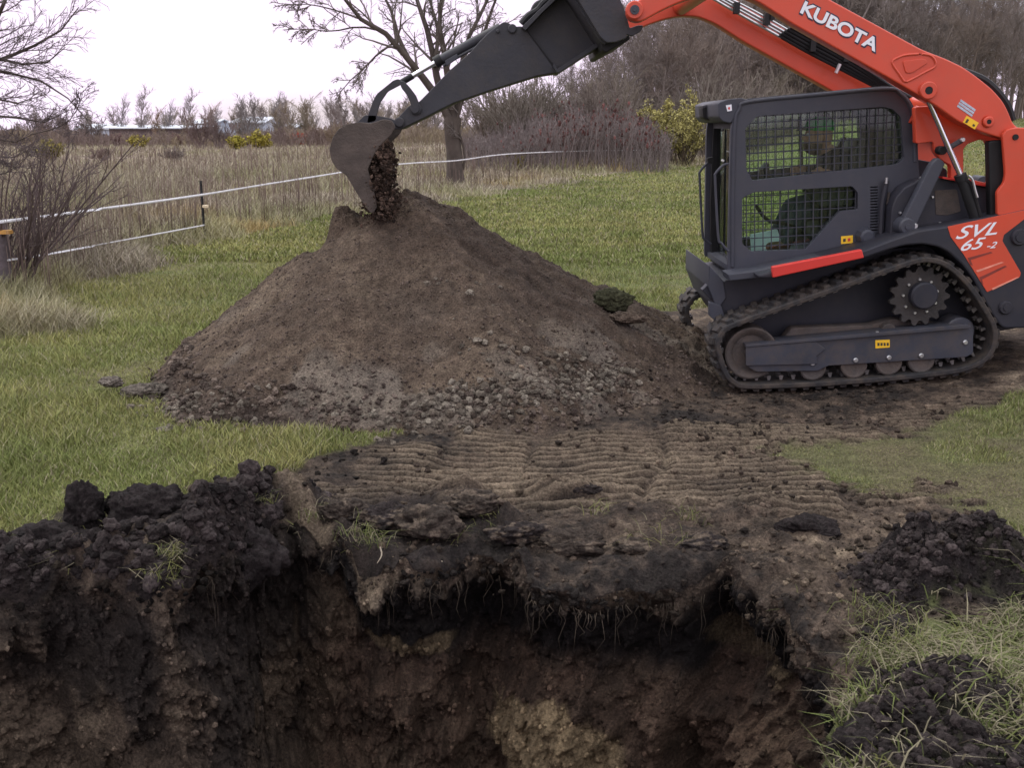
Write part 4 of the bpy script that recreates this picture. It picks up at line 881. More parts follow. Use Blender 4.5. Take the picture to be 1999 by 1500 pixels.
for (x, y, z1, o), ps, mt in ((p0, [(14, 452)], 'insul'), (p1, [(402, 402)], 'pinsul'), (p2, [(774, 343)], 'pinsul')):
    for a, b in ps:
        X_, Z_ = P(a, b, y-.05); MB().box(X_-.05*(1.0 if mt == 'insul' else .7), X_+.05*(1.0 if mt == 'insul' else .7), y-.12, y-.03, Z_-.018, Z_+.018).build('insulator', M[mt], o)
def tape(pts, w):
    pts = np.array(pts, float); c = catmull(pts, 14); c[:, 2] -= 0; n = len(c); s = np.linspace(0, 40, n); tw = .5*np.sin(s*1.7)
    up = np.stack([np.zeros(n), np.sin(tw)*.5, np.cos(tw)], 1)*w/2; nn = np.array([0, .0012, 0])
    V = np.stack([c-up-nn, c+up-nn, c+up+nn, c-up+nn], 1).reshape(-1, 3); i = np.arange(n-1)[:, None]*4
    F = np.concatenate([i+np.array([[a, (a+1) % 4, 4+(a+1) % 4, 4+a]]) for a in range(4)]); o = mesh_np('tape', V, [F], M['tape']); fchild.append(o)
def tp3(px, py, Y): return P3(px, py, Y)
y0, y1, y2, y3, y4 = p0[1]-.09, p1[1]-.04, p2[1]-.04, p3[1]-.04, p4[1]-.04
tape([tp3(-160, 446, y0-1.2), tp3(14, 431, y0), tp3(200, 407, (y0+y1)/2+.3), tp3(400, 379, y1), tp3(560, 353, (y1+y2)/2-.7), tp3(771, 321, y2), tp3(890, 313, (y2+y3)/2), tp3(995, 300, y3), tp3(1150, 294, 40), tp3(1310, 292, y4)], .034)
tape([tp3(14, 508, y0), tp3(110, 493, y0+1.3), tp3(250, 467, (y0+y1)/2+.6), tp3(400, 439, y1)], .022)
for o in fchild: o.parent = fx; o.location = (0, -16, 0)
# right far wire
# ======================= far buildings =======================
M['roofw'] = mat('pale_roof', (.62, .66, .72), .5, var=.08, vscale=1); M['wallw'] = mat('pale_wall', (.45, .50, .58), .7, var=.1, vscale=1)
M['walld'] = mat('dark_wall', (.10, .075, .075), .8, var=.2, vscale=1); M['wallb'] = mat('blue_wall', (.15, .18, .23), .8, var=.1, vscale=1)
def building(name, x0p, x1p, ytop, yeave, Y, zb, depth, label, wall, roof, doors):
    x0, zt = P(x0p, ytop, Y); x1, _ = P(x1p, ytop, Y); ze = P(x0p, yeave, Y)[1]; e = empty(name, ((x0+x1)/2, Y, zb), label, 'building'); cx = (x0+x1)/2; w = (x1-x0)/2
    y1_ = depth; mb = MB(); V = [(-w, 0, 0), (w, 0, 0), (w, 0, ze-zb), (-w, 0, ze-zb), (-w, y1_, 0), (w, y1_, 0), (w, y1_, ze-zb), (-w, y1_, ze-zb), (-w, y1_/2, zt-zb-.1), (w, y1_/2, zt-zb-.1)]
    mb.add(V, [[(0, 1, 2, 3), (5, 4, 7, 6)], [(1, 5, 6, 9, 2), (4, 0, 3, 8, 7)]]); mb.build('wall', wall, e, smooth=False)
    r = MB(); ov = .4
    for ya, yb in ((-ov, y1_/2), (y1_+ov, y1_/2)):
        za = ze-zb-.12; zz = zt-zb; V = [(-w-ov, ya, za), (w+ov, ya, za), (w+ov, yb, zz), (-w-ov, yb, zz)]; V += [(a, b, c+.12) for a, b, c in V]
        r.add(V, [[(0, 1, 2, 3), (4, 7, 6, 5), (0, 4, 5, 1), (1, 5, 6, 2), (3, 2, 6, 7), (0, 3, 7, 4)]])
    r.build('roof', roof, e, smooth=False)
    for a, b, h_, mt in doors: MB().box(-w+2*w*a, -w+2*w*b, -.06, -.003, 0, h_).build('door', mt, e)
building('metal_barn', 450, 512, 228, 238, 150, -2.4, 16, 'pale metal barn with a bright white roof in the far distance', M['wallw'], M['roofw'], [(.25, .45, 3.4, M['wallb']), (.6, .8, 3.4, M['wallb'])])
building('long_shed', 212, 385, 245.5, 248.5, 128, -1.6, 9, 'long low dark shed with a pale roof edge behind the far bushes', M['walld'], M['roofw'], [(.55, .68, 2.0, M['wallb']), (.2, .28, 2.0, M['wallb'])])
building('white_shed', 372, 415, 233, 240, 155, -2.4, 10, 'long white building behind the dark round far bush', M['wallw'], M['roofw'], [(.3, .6, 2.5, M['wallb'])])
building('white_hut', 557, 575, 242, 247, 145, -2.4, 6, 'small white roofed hut right of the far barn', M['wallb'], M['roofw'], [(.3, .6, 2, M['walld'])])
building('grey_hut', 150, 212, 243, 250, 140, -2.0, 8, 'pale grey low building at the left end of the long shed', M['wallw'], M['roofw'], [(.3, .5, 2, M['wallb'])])
# ======================= tracked loader =======================
OR = (.58, .065, .028)
M['orange'] = mat('orange_paint', OR, .42, spec=.45, var=.06, vscale=3, dust=.22, dcol=(.36, .11, .07), coat=.15, fine=.03)
M['red'] = mat('red_paint', (.62, .04, .03), .4, spec=.45, var=.05, vscale=3, dust=.08)
M['cab'] = mat('cab_paint', (.043, .046, .060), .55, spec=.4, var=.08, vscale=4, dust=.28, dcol=(.085, .078, .075), fine=.08)
M['navy'] = mat('body_paint', (.020, .021, .030), .55, spec=.4, var=.15, vscale=4, dust=.32, dcol=(.06, .05, .045))
M['attach'] = mat('attachment_paint', (.036, .037, .044), .55, spec=.35, var=.12, vscale=5, dust=.6, dcol=(.062, .054, .047), bump=.15, bscale=40)
M['black'] = mat('black_rubber', (.012, .012, .013), .6, spec=.3, var=.2, vscale=12)
M['rubber'] = mat('track_rubber', (.030, .029, .030), .78, spec=.25, var=.2, vscale=14, dust=.85, dcol=(.115, .088, .066), bump=.3, bscale=70)
M['frame'] = mat('frame_paint', (.040, .043, .056), .5, spec=.4, var=.15, vscale=5, dust=.65, dcol=(.095, .075, .060))
M['muddy'] = mat('muddy_steel', (.060, .050, .045), .8, var=.3, vscale=12, dust=.8, dcol=(.11, .08, .06), bump=.4, bscale=60)
M['sprocketmud'] = mat('greasy_steel', (.030, .027, .026), .75, var=.3, vscale=12, dust=.5, dcol=(.06, .045, .036), bump=.3, bscale=60)
M['chrome'] = mat('chrome_rod', (.75, .77, .80), .16, metal=1.0, var=.04)
M['steel'] = mat('bright_bolt', (.55, .55, .55), .35, metal=.9, var=.1, vscale=30)
M['guide'] = mat('worn_guide_steel', (.22, .21, .20), .5, metal=.6, var=.4, vscale=9, dust=.6)
M['white'] = mat('white_vinyl', (.78, .80, .84), .5, var=.03)
M['shadowblue'] = mat('dark_letter_edge', (.03, .03, .06), .6)
M['crease_shade'] = mat('crease_shade_orange', (.20, .03, .02), .5, var=.2, vscale=20)  # dark orange strips painted as the shaded side of pressed creases
M['crease_light'] = mat('crease_light_orange', (.72, .26, .18), .5, var=.2, vscale=20)  # pale orange strips painted as light caught on pressed creases
M['yellow'] = mat('yellow_sticker', (.85, .50, .02), .5, var=.04)
M['sticktext'] = mat('sticker_print', (.05, .04, .02), .6)
M['greystk'] = mat('grey_sticker', (.42, .47, .55), .5, var=.2, vscale=60)
M['glass'] = mat('tinted_glass', (.5, .8, .6), .05, trans=(.88, .95, .90))
M['mudbucket'] = mat('muddy_bucket', (.075, .058, .048), .8, var=.35, vscale=8, dust=.7, dcol=(.055, .042, .036), bump=.5, bscale=50, fine=.2)
M['seat'] = mat('seat_vinyl', (.02, .022, .024), .6, var=.1)
M['paper'] = mat('pale_panel', (.55, .72, .74), .5, var=.1)
Y0 = 6.70
rx, rz = P(1670, 745, Y0); ROOT = empty('tracked_loader', (rx, 7.5, rz), 'orange and dark grey compact track loader with enclosed cab and digging arm', 'loader')
R_ = ROOT
# ---- tracks ----
pathpx = [(1397, 668), (1402, 700), (1413, 732), (1432, 752), (1460, 760), (1571, 757), (1660, 751), (1736, 745), (1830, 735), (1880, 727), (1918, 712), (1940, 690), (1949, 662), (1946, 635), (1930, 603), (1908, 568), (1882, 537), (1852, 513), (1822, 503), (1793, 504), (1750, 517), (1640, 556), (1520, 598), (1440, 627), (1412, 641)]
pw = catmull([P(a, b, Y0) for a, b in pathpx], 16, closed=True)
s = np.concatenate([[0], np.cumsum(np.linalg.norm(np.diff(np.vstack([pw, pw[:1]]), axis=0), axis=1))]); LT = s[-1]
def atp(d):
    d = np.asarray(d) % LT; w = np.vstack([pw, pw[:1]]); return np.stack([np.interp(d, s, w[:, 0]), np.interp(d, s, w[:, 1])], -1)
def frame_at(d):
    p = atp(d); t = atp(np.asarray(d)+.01)-atp(np.asarray(d)-.01); t /= np.linalg.norm(t, axis=-1, keepdims=True)+1e-12
    return p, t, np.stack([t[..., 1], -t[..., 0]], -1)            # outward normal (path runs down the front, then back along the ground)
ctrp = pw.mean(0); NB = 380; dd = np.arange(NB)*LT/NB; p, t, nrm = frame_at(dd)
if ((p-ctrp)*nrm).sum() < 0: SG = -1
else: SG = 1
nrm = nrm*SG; TW = .32
prof_ = [(0.004, -.034), (0, -.028), (0, -.008), (.006, 0), (TW-.006, 0), (TW, -.008), (TW, -.028), (TW-.004, -.034)]
Vv = np.concatenate([np.stack([p[:, 0]+nrm[:, 0]*h_, np.full(NB, Y0+yy), p[:, 1]+nrm[:, 1]*h_], 1)[:, None] for yy, h_ in prof_], 1).reshape(-1, 3)
k = len(prof_); i, j = np.meshgrid(np.arange(NB), np.arange(k), indexing='ij'); i2 = (i+1) % NB; j2 = (j+1) % k
belt = MB(); belt.add(Vv, [np.stack([i*k+j, i*k+j2, i2*k+j2, i2*k+j], -1).reshape(-1, 4)])
NL = int(round(LT/.0835)); pitch = LT/NL
def barblock(mb, d, ya, yb, w0, w1, h0, h1, skew=0.0, side=1):
    c = []
    for yy, sk in ((ya, 0), (yb, skew)):
        for hh, ww in ((h0, w0), (h1, w1)):
            for sg in (-.5, .5):
                p_, t_, n_ = frame_at(d+sk+sg*ww); n_ = n_*SG
                c.append((p_[0]+n_[0]*hh, yy, p_[1]+n_[1]*hh))
    mb.add(c, [[(0, 1, 3, 2), (4, 6, 7, 5), (0, 4, 5, 1), (2, 3, 7, 6), (0, 2, 6, 4), (1, 5, 7, 3)]])
for q in range(NL):
    d = q*pitch
    barblock(belt, d, Y0+.022, Y0+.15, .052, .036, -.004, .020, .018); barblock(belt, d+pitch*.5, Y0+.17, Y0+TW-.022, .052, .036, -.004, .020, -.018)
nf0 = sum(len(f) for f in belt.F[4])
for q in range(NL):
    for yy in (.11, .18): barblock(belt, q*pitch+.02, Y0+yy, Y0+yy+.03, .032, .014, -.066, -.030)
tb = belt.build('track_belt', M['rubber'], R_, sharp=30); tb.data.materials.append(M['guide'])
mi = np.zeros(len(tb.data.polygons), np.int32); mi[nf0:] = 1; tb.data.polygons.foreach_set('material_index', mi)
tb2 = tb.copy(); COL.objects.link(tb2); tb2.location = (0, 1.24, 0)
def D(px, py, Y): return P(px, py, Y)
SC = 1/(FPX/(Y0*ca+.4))                                           # metres per photo pixel near Y0
def bolt(px, py, Y, r, parent, mt='steel', n=10):
    x, z = D(px, py, Y); return disc('bolt', x, z, r, Y-.012, Y+.01, M[mt], parent, n=n, rings=[(Y-.012, 0), (Y-.012, r*.75), (Y-.007, r), (Y+.01, r)])
# idler
x, z = D(1466, 689, Y0+.07); ri = .178
disc('idler_wheel', x, z, ri, 0, 0, M['muddy'], R_, n=56, rings=[(Y0+.05, 0), (Y0+.05, .035), (Y0+.09, .045), (Y0+.09, .12), (Y0+.055, .15), (Y0+.05, ri-.01), (Y0+.055, ri), (Y0+.24, ri), (Y0+.25, .0)])
# rollers
for px, py in [(1586, 714), (1666, 710), (1734, 704), (1797, 700)]:
    x, z = D(px, py+3, Y0+.06); disc('track_roller', x, z, .088, 0, 0, M['muddy'], R_, n=36, rings=[(Y0+.05, 0), (Y0+.05, .06), (Y0+.04, .078), (Y0+.045, .088), (Y0+.1, .088), (Y0+.11, .05), (Y0+.2, .05), (Y0+.21, .088), (Y0+.26, .088), (Y0+.26, 0)])
x, z = D(1873, 648, Y0+.08); disc('rear_roller', x, z, .10, 0, 0, M['frame'], R_, n=36, rings=[(Y0+.07, 0), (Y0+.07, .09), (Y0+.08, .10), (Y0+.24, .10), (Y0+.24, 0)])
# sprocket
sx_, sz_ = D(1796, 578, Y0+.08); a = np.linspace(0, 2*np.pi, 15*8, endpoint=False); rr_ = .185+.016*np.clip(np.cos(a*15)*1.6, -1, 1)
spk = plate('sprocket', [(sx_+r_*math.cos(t_), sz_+r_*math.sin(t_)) for t_, r_ in zip(a, rr_)], Y0+.08, Y0+.12, M['sprocketmud'], R_, world=True, bev=.003)
disc('hub', sx_+.01, sz_+.01, .09, 0, 0, M['navy'], spk, n=40, rings=[(Y0+.02, 0), (Y0+.02, .08), (Y0+.03, .09), (Y0+.085, .09), (Y0+.085, .135), (Y0+.1, .145)])
for q in range(9):
    t_ = 2*math.pi*q/9+.3; X_, Z_ = sx_+.115*math.cos(t_), sz_+.115*math.sin(t_)
    disc('bolt', X_, Z_, .011, 0, 0, M['steel'], spk, n=8, rings=[(Y0+.068, 0), (Y0+.068, .008), (Y0+.072, .011), (Y0+.09, .011)])
# roller frame
YF = Y0+.03
fr = plate('track_frame', [(1457, 676), (1890, 637), (1900, 650), (1900, 690), (1886, 697), (1617, 714), (1596, 724), (1476, 726), (1457, 714)], YF, YF+.03, M['frame'], R_, r=5)
plate('top_flange', [(1456, 678), (1456, 673), (1889, 633), (1896, 638), (1890, 641)], YF-.025, YF+.14, M['frame'], fr, bev=.003)
plate('front_cover', [(1456, 678), (1592, 667), (1612, 681), (1594, 695), (1596, 711), (1456, 714)], YF-.016, YF, M['frame'], fr, r=2)
plate('sticker', [(1709, 664), (1737, 663), (1737, 678), (1709, 680)], YF-.003, YF+.001, M['yellow'], fr, bev=.0005)
for q in range(4): plate('sticker_mark', [(1713+q*6, 669), (1717+q*6, 669), (1717+q*6, 675), (1713+q*6, 675)], YF-.0045, YF-.0025, M['sticktext'], fr, bev=.0002)
for px, py in [(1586, 709), (1670, 703), (1735, 698), (1798, 694), (1884, 668)]: bolt(px, py, YF-.002, .017, fr)
bolt(1712, 649, YF-.002, .013, fr)
plate('inner_frame', [(1545, 640), (1700, 634), (1745, 622), (1815, 628), (1862, 640), (1862, 690), (1520, 710), (1520, 675)], Y0+.16, Y0+.26, M['muddy'], R_, bev=.01, r=6)
x, z = D(1733, 645, Y0+.12); disc('track_tensioner', x, z, .05, Y0+.10, Y0+.18, M['muddy'], R_)
# ---- chassis ----
YC = Y0+TW+.02
plate('chassis', [(1412, 548), (1500, 534), (1700, 486), (1990, 470), (2090, 480), (2090, 640), (1990, 640), (1900, 655), (1500, 668), (1425, 640), (1402, 603), (1408, 590)], YC, YC+.93, M['navy'], R_, bev=.008, r=6)
plate('front_frame', [(1384, 517), (1412, 548), (1417, 582), (1400, 605), (1395, 590), (1383, 560)], YC-.02, YC+.95, M['cab'], R_, bev=.005, r=3)
plate('front_bracket', [(1371, 566), (1384, 553), (1400, 574), (1388, 586)], YC+.02, YC+.10, M['navy'], R_, bev=.004)
plate('front_foot', [(1386, 590), (1408, 596), (1417, 625), (1408, 635), (1386, 618)], YC-.06, YC+.02, M['cab'], R_, bev=.004, r=3)
# fender / side cover with arch
fend = [(1478, 536), (1508, 530), (1690, 487), (1745, 466), (1795, 449), (1851, 441), (1999, 408), (2075, 395), (2085, 420), (2085, 640), (1960, 641), (1951, 634), (1938, 615), (1914, 572), (1900, 545), (1881, 519), (1851, 491), (1830, 481), (1801, 476), (1770, 478), (1735, 487), (1690, 503), (1508, 544), (1480, 543)]
YE = Y0+.02
plate('fender', fend, YE, YE+.36, M['navy'], R_, bev=.012, r=[2, 2, 4, 8, 8, 8, 4, 4, 8, 8, 10, 8, 6, 10, 8, 10, 10, 8, 8, 8, 8, 4, 2, 2])
dp = plate('model_panel', [(1850, 442), (1999, 410), (2020, 406), (1999, 428), (1960, 458), (1957, 470), (1993, 532), (1991, 540), (1927, 570), (1881, 496), (1856, 462)], YE-.004, YE+.002, M['orange'], R_, bev=.001, r=2)
def tx(s_, blp, brp, tlp, Y, mt, par, shear=0, off=.02, ext=.0015): return text_mesh('lettering', s_, P3(*blp, Y), P3(*brp, Y), P3(*tlp, Y), M[mt], par, shear=shear, off=off, ext=ext)
YT = YE-.0045
tx('SVL', (1865, 467), (1946, 457), (1870, 442), YT, 'white', dp, shear=.35, off=.008)
tx('65', (1875, 490), (1922, 484), (1878, 468), YT, 'white', dp, shear=.35, off=.008)
tx('-2', (1926, 485), (1945, 483), (1928, 473), YT, 'white', dp, shear=.35, off=.008)
for a_ in ([(1889, 503), (1934, 491), (1938, 493), (1895, 507), (1899, 518), (1894, 516)], [(1912, 541), (1962, 518), (1966, 520), (1917, 545), (1920, 556), (1916, 552)]): plate('crease_tone', a_, YT-.001, YT+.003, M['crease_shade'], dp, bev=.0003)
for a_ in ([(1905, 528), (1955, 511), (1960, 512), (1909, 531)], [(1936, 563), (1985, 541), (1990, 541), (1938, 566)]): plate('crease_tone', a_, YT-.001, YT+.003, M['crease_light'], dp, bev=.0003)
x, z = D(1962, 600, YE); disc('rubber_buffer', x, z, .045, 0, 0, M['navy'], R_, rings=[(YE-.03, 0), (YE-.03, .02), (YE-.022, .022), (YE-.022, .038), (YE-.012, .045), (YE+.01, .045)])
x, z = D(1989, 462, YE); disc('rubber_buffer', x, z, .055, 0, 0, M['navy'], R_, rings=[(YE-.03, 0), (YE-.03, .03), (YE-.022, .032), (YE-.022, .048), (YE-.012, .055), (YE+.01, .055)])
plate('step_bar', [(1508, 521), (1683, 487), (1687, 503), (1509, 542)], YE-.03, YE+.02, M['red'], R_, bev=.006, r=2)
plate('side_sill', [(1422, 536), (1480, 528), (1686, 484), (1735, 470), (1735, 482), (1500, 540), (1425, 548)], YE+.1, YC+.01, M['cab'], R_, bev=.006)
# ---- engine bay ----
YG = YC+.0
eb = plate('engine_cover', [(1736, 470), (1740, 407), (1748, 385), (1765, 365), (1790, 352), (1834, 346), (1860, 348), (1935, 366), (1950, 410), (1950, 440), (1851, 470)], YG-.12, YG+.98, M['navy'], R_, bev=.012, r=6)
plate('vent_window', [(1825, 371), (1868, 369), (1876, 412), (1850, 420), (1827, 419)], YG-.124, YG-.118, M['muddy'], eb, bev=.002, r=3)
plate('hood_edge', [(1840, 344), (1936, 362), (1936, 366), (1840, 348)], YG-.16, YG+.0, M['red'], R_, bev=.002)
for px, py in [(1797, 347), (1820, 384), (1757, 415), (1835, 435), (1804, 448)]: bolt(px, py, YG-.125, .009, eb)
plate('rear_shoulder', [(1790, 310), (1822, 316), (1850, 330), (1850, 350), (1790, 356)], YG+.05, YG+.9, M['navy'], R_, bev=.01, r=5)
x, z = D(1915, 356, YG+.5); disc('exhaust_cap', x, z, .05, YG+.45, YG+.6, M['cab'], R_)
# ---- cab ----
YK = Y0+.36; CW = .93
cabout = [(1422, 532), (1421, 513), (1427, 249), (1436, 209), (1455, 192), (1736, 166), (1765, 178), (1783, 203), (1790, 232), (1793, 315), (1796, 352), (1765, 367), (1747, 390), (1740, 410), (1737, 470), (1684, 486), (1508, 522)]
crad = [3, 3, 20, 14, 14, 24, 16, 12, 12, 8, 8, 10, 8, 6, 5, 3, 3]
w1 = [(1455, 250), (1478, 226), (1724, 208), (1742, 212), (1759, 228), (1765, 308), (1752, 320), (1700, 326), (1469, 352), (1457, 330)]
w2 = [(1449, 386), (1472, 375), (1664, 363), (1675, 376), (1675, 408), (1640, 412), (1573, 486), (1467, 491), (1449, 475)]
slots = [[(1699, 364+q*5.6), (1714, 363.4+q*5.6), (1714, 365.8+q*5.6), (1699, 366.5+q*5.6)] for q in range(16)]
panel = plate('cab_side', cabout, YK, YK+.045, M['cab'], R_, holes=[w1, w2]+slots, bev=.0016, r=crad, hr=4)
def shift(pts, Y): return [P(a, b, YK) for a, b in pts]
W1, W2, CO = [[P(a, b, YK) for a, b in q] for q in (w1, w2, cabout)]
def plate_w(name, outer, Ya, Yb, mt, par, holes=(), **k): return plate(name, outer, Ya, Yb, mt, par, holes=holes, world=True, **k)
# raised rim round the cab side
rim_in = [((x-1605)*.962+1605, (z-340)*.945+340) for x, z in [(1427, 249), (1436, 209), (1455, 192), (1736, 166), (1765, 178), (1783, 203), (1790, 232)]]
fp = np.array([P(a, b, YK) for a, b in [(1430, 520), (1430, 400), (1434, 249), (1443, 213), (1462, 198), (1600, 184), (1730, 173), (1758, 183), (1776, 205), (1783, 234), (1786, 315)]])
cp = catmull(fp, 8); MB().path(np.stack([cp[:, 0], np.full(len(cp), YK-.002), cp[:, 1]], 1), .013, 8).build('corner_trim', M['cab'], panel)
far_h = [W1, W2]
pf = plate_w('cab_side', CO, YK+CW-.045, YK+CW, M['cab'], R_, holes=far_h, bev=.002, r=[c_*SC for c_ in crad], hr=.015)
def grid(poly, Ya, par, name, nx_, nz_, r=.0040):
    p = np.array(poly); ang = math.atan2(P(1675, 363, YK)[1]-P(1472, 375, YK)[1], P(1675, 363, YK)[0]-P(1472, 375, YK)[0]); c_, s_ = math.cos(ang), math.sin(ang)
    q = np.stack([p[:, 0]*c_+p[:, 1]*s_, -p[:, 0]*s_+p[:, 1]*c_], 1); mb = MB()
    def clip(ax, v):
        hits = []
        for i in range(len(q)):
            a_, b_ = q[i], q[(i+1) % len(q)]
            if (a_[ax] > v) != (b_[ax] > v): t = (v-a_[ax])/(b_[ax]-a_[ax]); hits.append(a_[1-ax]+t*(b_[1-ax]-a_[1-ax]))
        return sorted(hits)[:1]+sorted(hits)[-1:]
    for ax, stp in ((0, nx_), (1, nz_)):
        v = q[:, ax].min()+stp*.6
        while v < q[:, ax].max():
            h_ = clip(ax, v)
            if len(h_) == 2:
                ends = [(v, u) if ax == 0 else (u, v) for u in h_]; w = [(a_*c_-b_*s_, a_*s_+b_*c_) for a_, b_ in ends]; yy = Ya+(.003 if ax else -.003)
                mb.bar((w[0][0], yy, w[0][1]), (w[1][0], yy, w[1][1]), r, 5)
            v += stp
    return mb.build(name, M['cab'], par)
for wq in (W1, W2): grid(wq, YK+.03, panel, 'window_mesh', 16.6*SC, 14.4*SC if wq is W1 else 16.6*SC); grid(wq, YK+CW-.02, pf, 'window_mesh', 16.6*SC, 16.6*SC, .0030)
for wq in (W1, W2):
    plate_w('window_glass', wq, YK+.052, YK+.057, M['glass'], panel, bev=.0005); plate_w('window_glass', wq, YK+CW-.056, YK+CW-.051, M['glass'], pf, bev=.0005)
# roof, rear, floor, front of the cab (span between the sides)
def span(name, pts, mt='cab', par=None, ya=.0455, yb=CW-.0455, **k): return plate(name, pts, YK+ya, YK+yb, M[mt], par or R_, **k)
span('cab_roof', [(1440, 206), (1456, 194), (1736, 168), (1762, 180), (1762, 190), (1735, 176), (1460, 202), (1444, 214)], bev=.003)
span('cab_rear', [(1779, 205), (1786, 233), (1790, 352), (1784, 352), (1778, 235), (1772, 208)], bev=.003)
span('cab_floor', [(1424, 520), (1680, 480), (1682, 486), (1510, 521), (1424, 531)], bev=.002)
span('engine_bulkhead', [(1690, 345), (1788, 338), (1788, 480), (1690, 483)], 'seat', bev=.003)
YB2 = YK+CW-.10
fw = plate('cab_front', [(1394, 236), (1410, 232), (1412, 300), (1408, 470), (1412, 512), (1404, 508), (1389, 510), (1387, 400), (1391, 290)], YB2, YB2+.05, M['black'], R_, bev=.003, r=3)
def span2(name, pts, mt, **k): w_ = [P(a, b, YB2) for a, b in pts]; return plate(name, w_, YK+.05, YB2-.003, M[mt], R_, world=True, **k)
span2('front_lintel', [(1393, 238), (1409, 235), (1410, 246), (1392, 250)], 'black', bev=.003); span2('front_rail', [(1389, 500), (1409, 504), (1409, 514), (1389, 510)], 'black', bev=.003)
span2('front_glass', [(1400, 252), (1403, 252), (1400, 498), (1397, 498)], 'glass', bev=.0005)
vs = plate('cab_visor', [(1402, 200), (1420, 193), (1448, 190), (1458, 194), (1440, 212), (1428, 240), (1412, 237), (1403, 228)], YK+.0, YK+.9, M['cab'], R_, bev=.006, r=4)
plate('sticker', [(1417, 205), (1428, 203), (1429, 215), (1420, 217)], YK-.003, YK+.001, M['white'], vs, bev=.0005); plate('sticker_mark', [(1421, 209), (1425, 208), (1425, 213), (1422, 213)], YK-.0045, YK-.0025, M['red'], vs, bev=.0003)
for yy in (.42,):
    wl = plate('work_light', [(1371, 209), (1400, 198), (1418, 205), (1418, 232), (1398, 234), (1386, 235), (1373, 229)], YK+yy, YK+yy+.16, M['black'], R_, bev=.006, r=3)
    plate('light_cover', [(1371, 206), (1400, 197), (1401, 202), (1372, 211)], YK+yy-.004, YK+yy+.164, M['frame'], wl, bev=.003)
def pipe(name, pts, Y, r, mt, par=R_, k=6, n=8):
    w = np.array([P3(*a[:2], a[2] if len(a) > 2 else Y) for a in pts]); c = catmull(w, k) if k else w; return MB().path(c, r, n).build(name, M[mt], par)
pipe('grab_handle', [(1389, 312), (1381, 318), (1367, 334), (1366, 350), (1371, 450), (1375, 466), (1388, 476)], YK+.72, .009, 'cab')
pipe('grab_handle', [(1422, 319), (1412, 322), (1397, 338), (1396, 352), (1402, 460), (1408, 474), (1422, 490)], YK-.01, .009, 'cab')
bolt(1411, 313, YK-.01, .010, R_); bolt(1411, 253, YK+.02, .010, R_, 'black')
plate('door_hinge', [(1381, 308), (1392, 306), (1392, 320), (1383, 318)], YK+.66, YK+.72, M['black'], R_, bev=.003)
plate('sticker', [(1642, 461), (1665, 459), (1665, 474), (1642, 476)], YK-.003, YK+.001, M['yellow'], panel, bev=.0005)
plate('sticker_mark', [(1646, 466), (1651, 465), (1651, 471), (1646, 472)], YK-.0045, YK-.0025, M['sticktext'], panel, bev=.0002); plate('sticker_mark', [(1655, 465), (1660, 464), (1660, 470), (1655, 471)], YK-.0045, YK-.0025, M['red'], panel, bev=.0002)
x, z = D(1691, 461, YK-.05); disc('filler_cap', x, z, .055, 0, 0, M['cab'], R_, n=10, rings=[(YK-.09, 0), (YK-.09, .035), (YK-.08, .05), (YK-.03, .055), (YK+.0, .06)])
for px, py in [(1686, 481), (1699, 478), (1716, 477)]: bolt(px, py, YK-.04, .012, R_)
pipe('gas_strut', [(1731, 352), (1727, 372), (1722, 400), (1720, 440), (1718, 478)], YK-.04, .020, 'navy'); pipe('strut_boss', [(1731, 346), (1730, 358)], YK-.06, .010, 'steel', k=0)
pipe('spring_hose', [(1735, 375), (1732, 410), (1732, 455)], YK-.03, .010, 'muddy')
# cab inside: seat, console, levers
st_ = span('operator_seat', [(1600, 400), (1655, 395), (1662, 300), (1680, 268), (1692, 270), (1690, 330), (1680, 425), (1610, 432), (1594, 420)], 'seat', ya=.24, yb=.70, bev=.02, r=7)
span('seat_base', [(1605, 432), (1680, 428), (1682, 482), (1600, 486)], 'seat', ya=.28, yb=.66, bev=.01)
for ya in (.12, .70): span('control_box', [(1572, 345), (1660, 338), (1680, 352), (1680, 400), (1600, 405), (1572, 370)], 'seat', ya=ya, yb=ya+.11, bev=.01, r=5); pipe('control_lever', [(1584, 346), (1580, 336), (1580, 322)], YK+ya+.05, .014, 'black')
span('foot_panel', [(1466, 458), (1518, 448), (1530, 487), (1468, 491)], 'paper', ya=.30, yb=.34, bev=.002)
pipe('lap_bar', [(1650, 268, YK+.30), (1610, 330, YK+.28), (1586, 352, YK+.30), (1586, 352, YK+.62), (1610, 330, YK+.64), (1650, 268, YK+.62)], 0, .014, 'black')
span('roof_liner', [(1470, 214), (1730, 190), (1740, 204), (1700, 214), (1480, 228)], 'seat', ya=.12, yb=.80, bev=.01)
pipe('control_cable', [(1475, 400), (1500, 430), (1545, 440), (1590, 470)], YK+.2, .012, 'black'); pipe('door_post', [(1562, 226), (1566, 350)], YK+CW-.08, .012, 'black', k=0)
pipe('door_post', [(1618, 220), (1622, 346)], YK+CW-.08, .010, 'black', k=0); span('display', [(1490, 330), (1500, 318), (1506, 350), (1494, 352)], 'black', ya=.66, yb=.80, bev=.004)
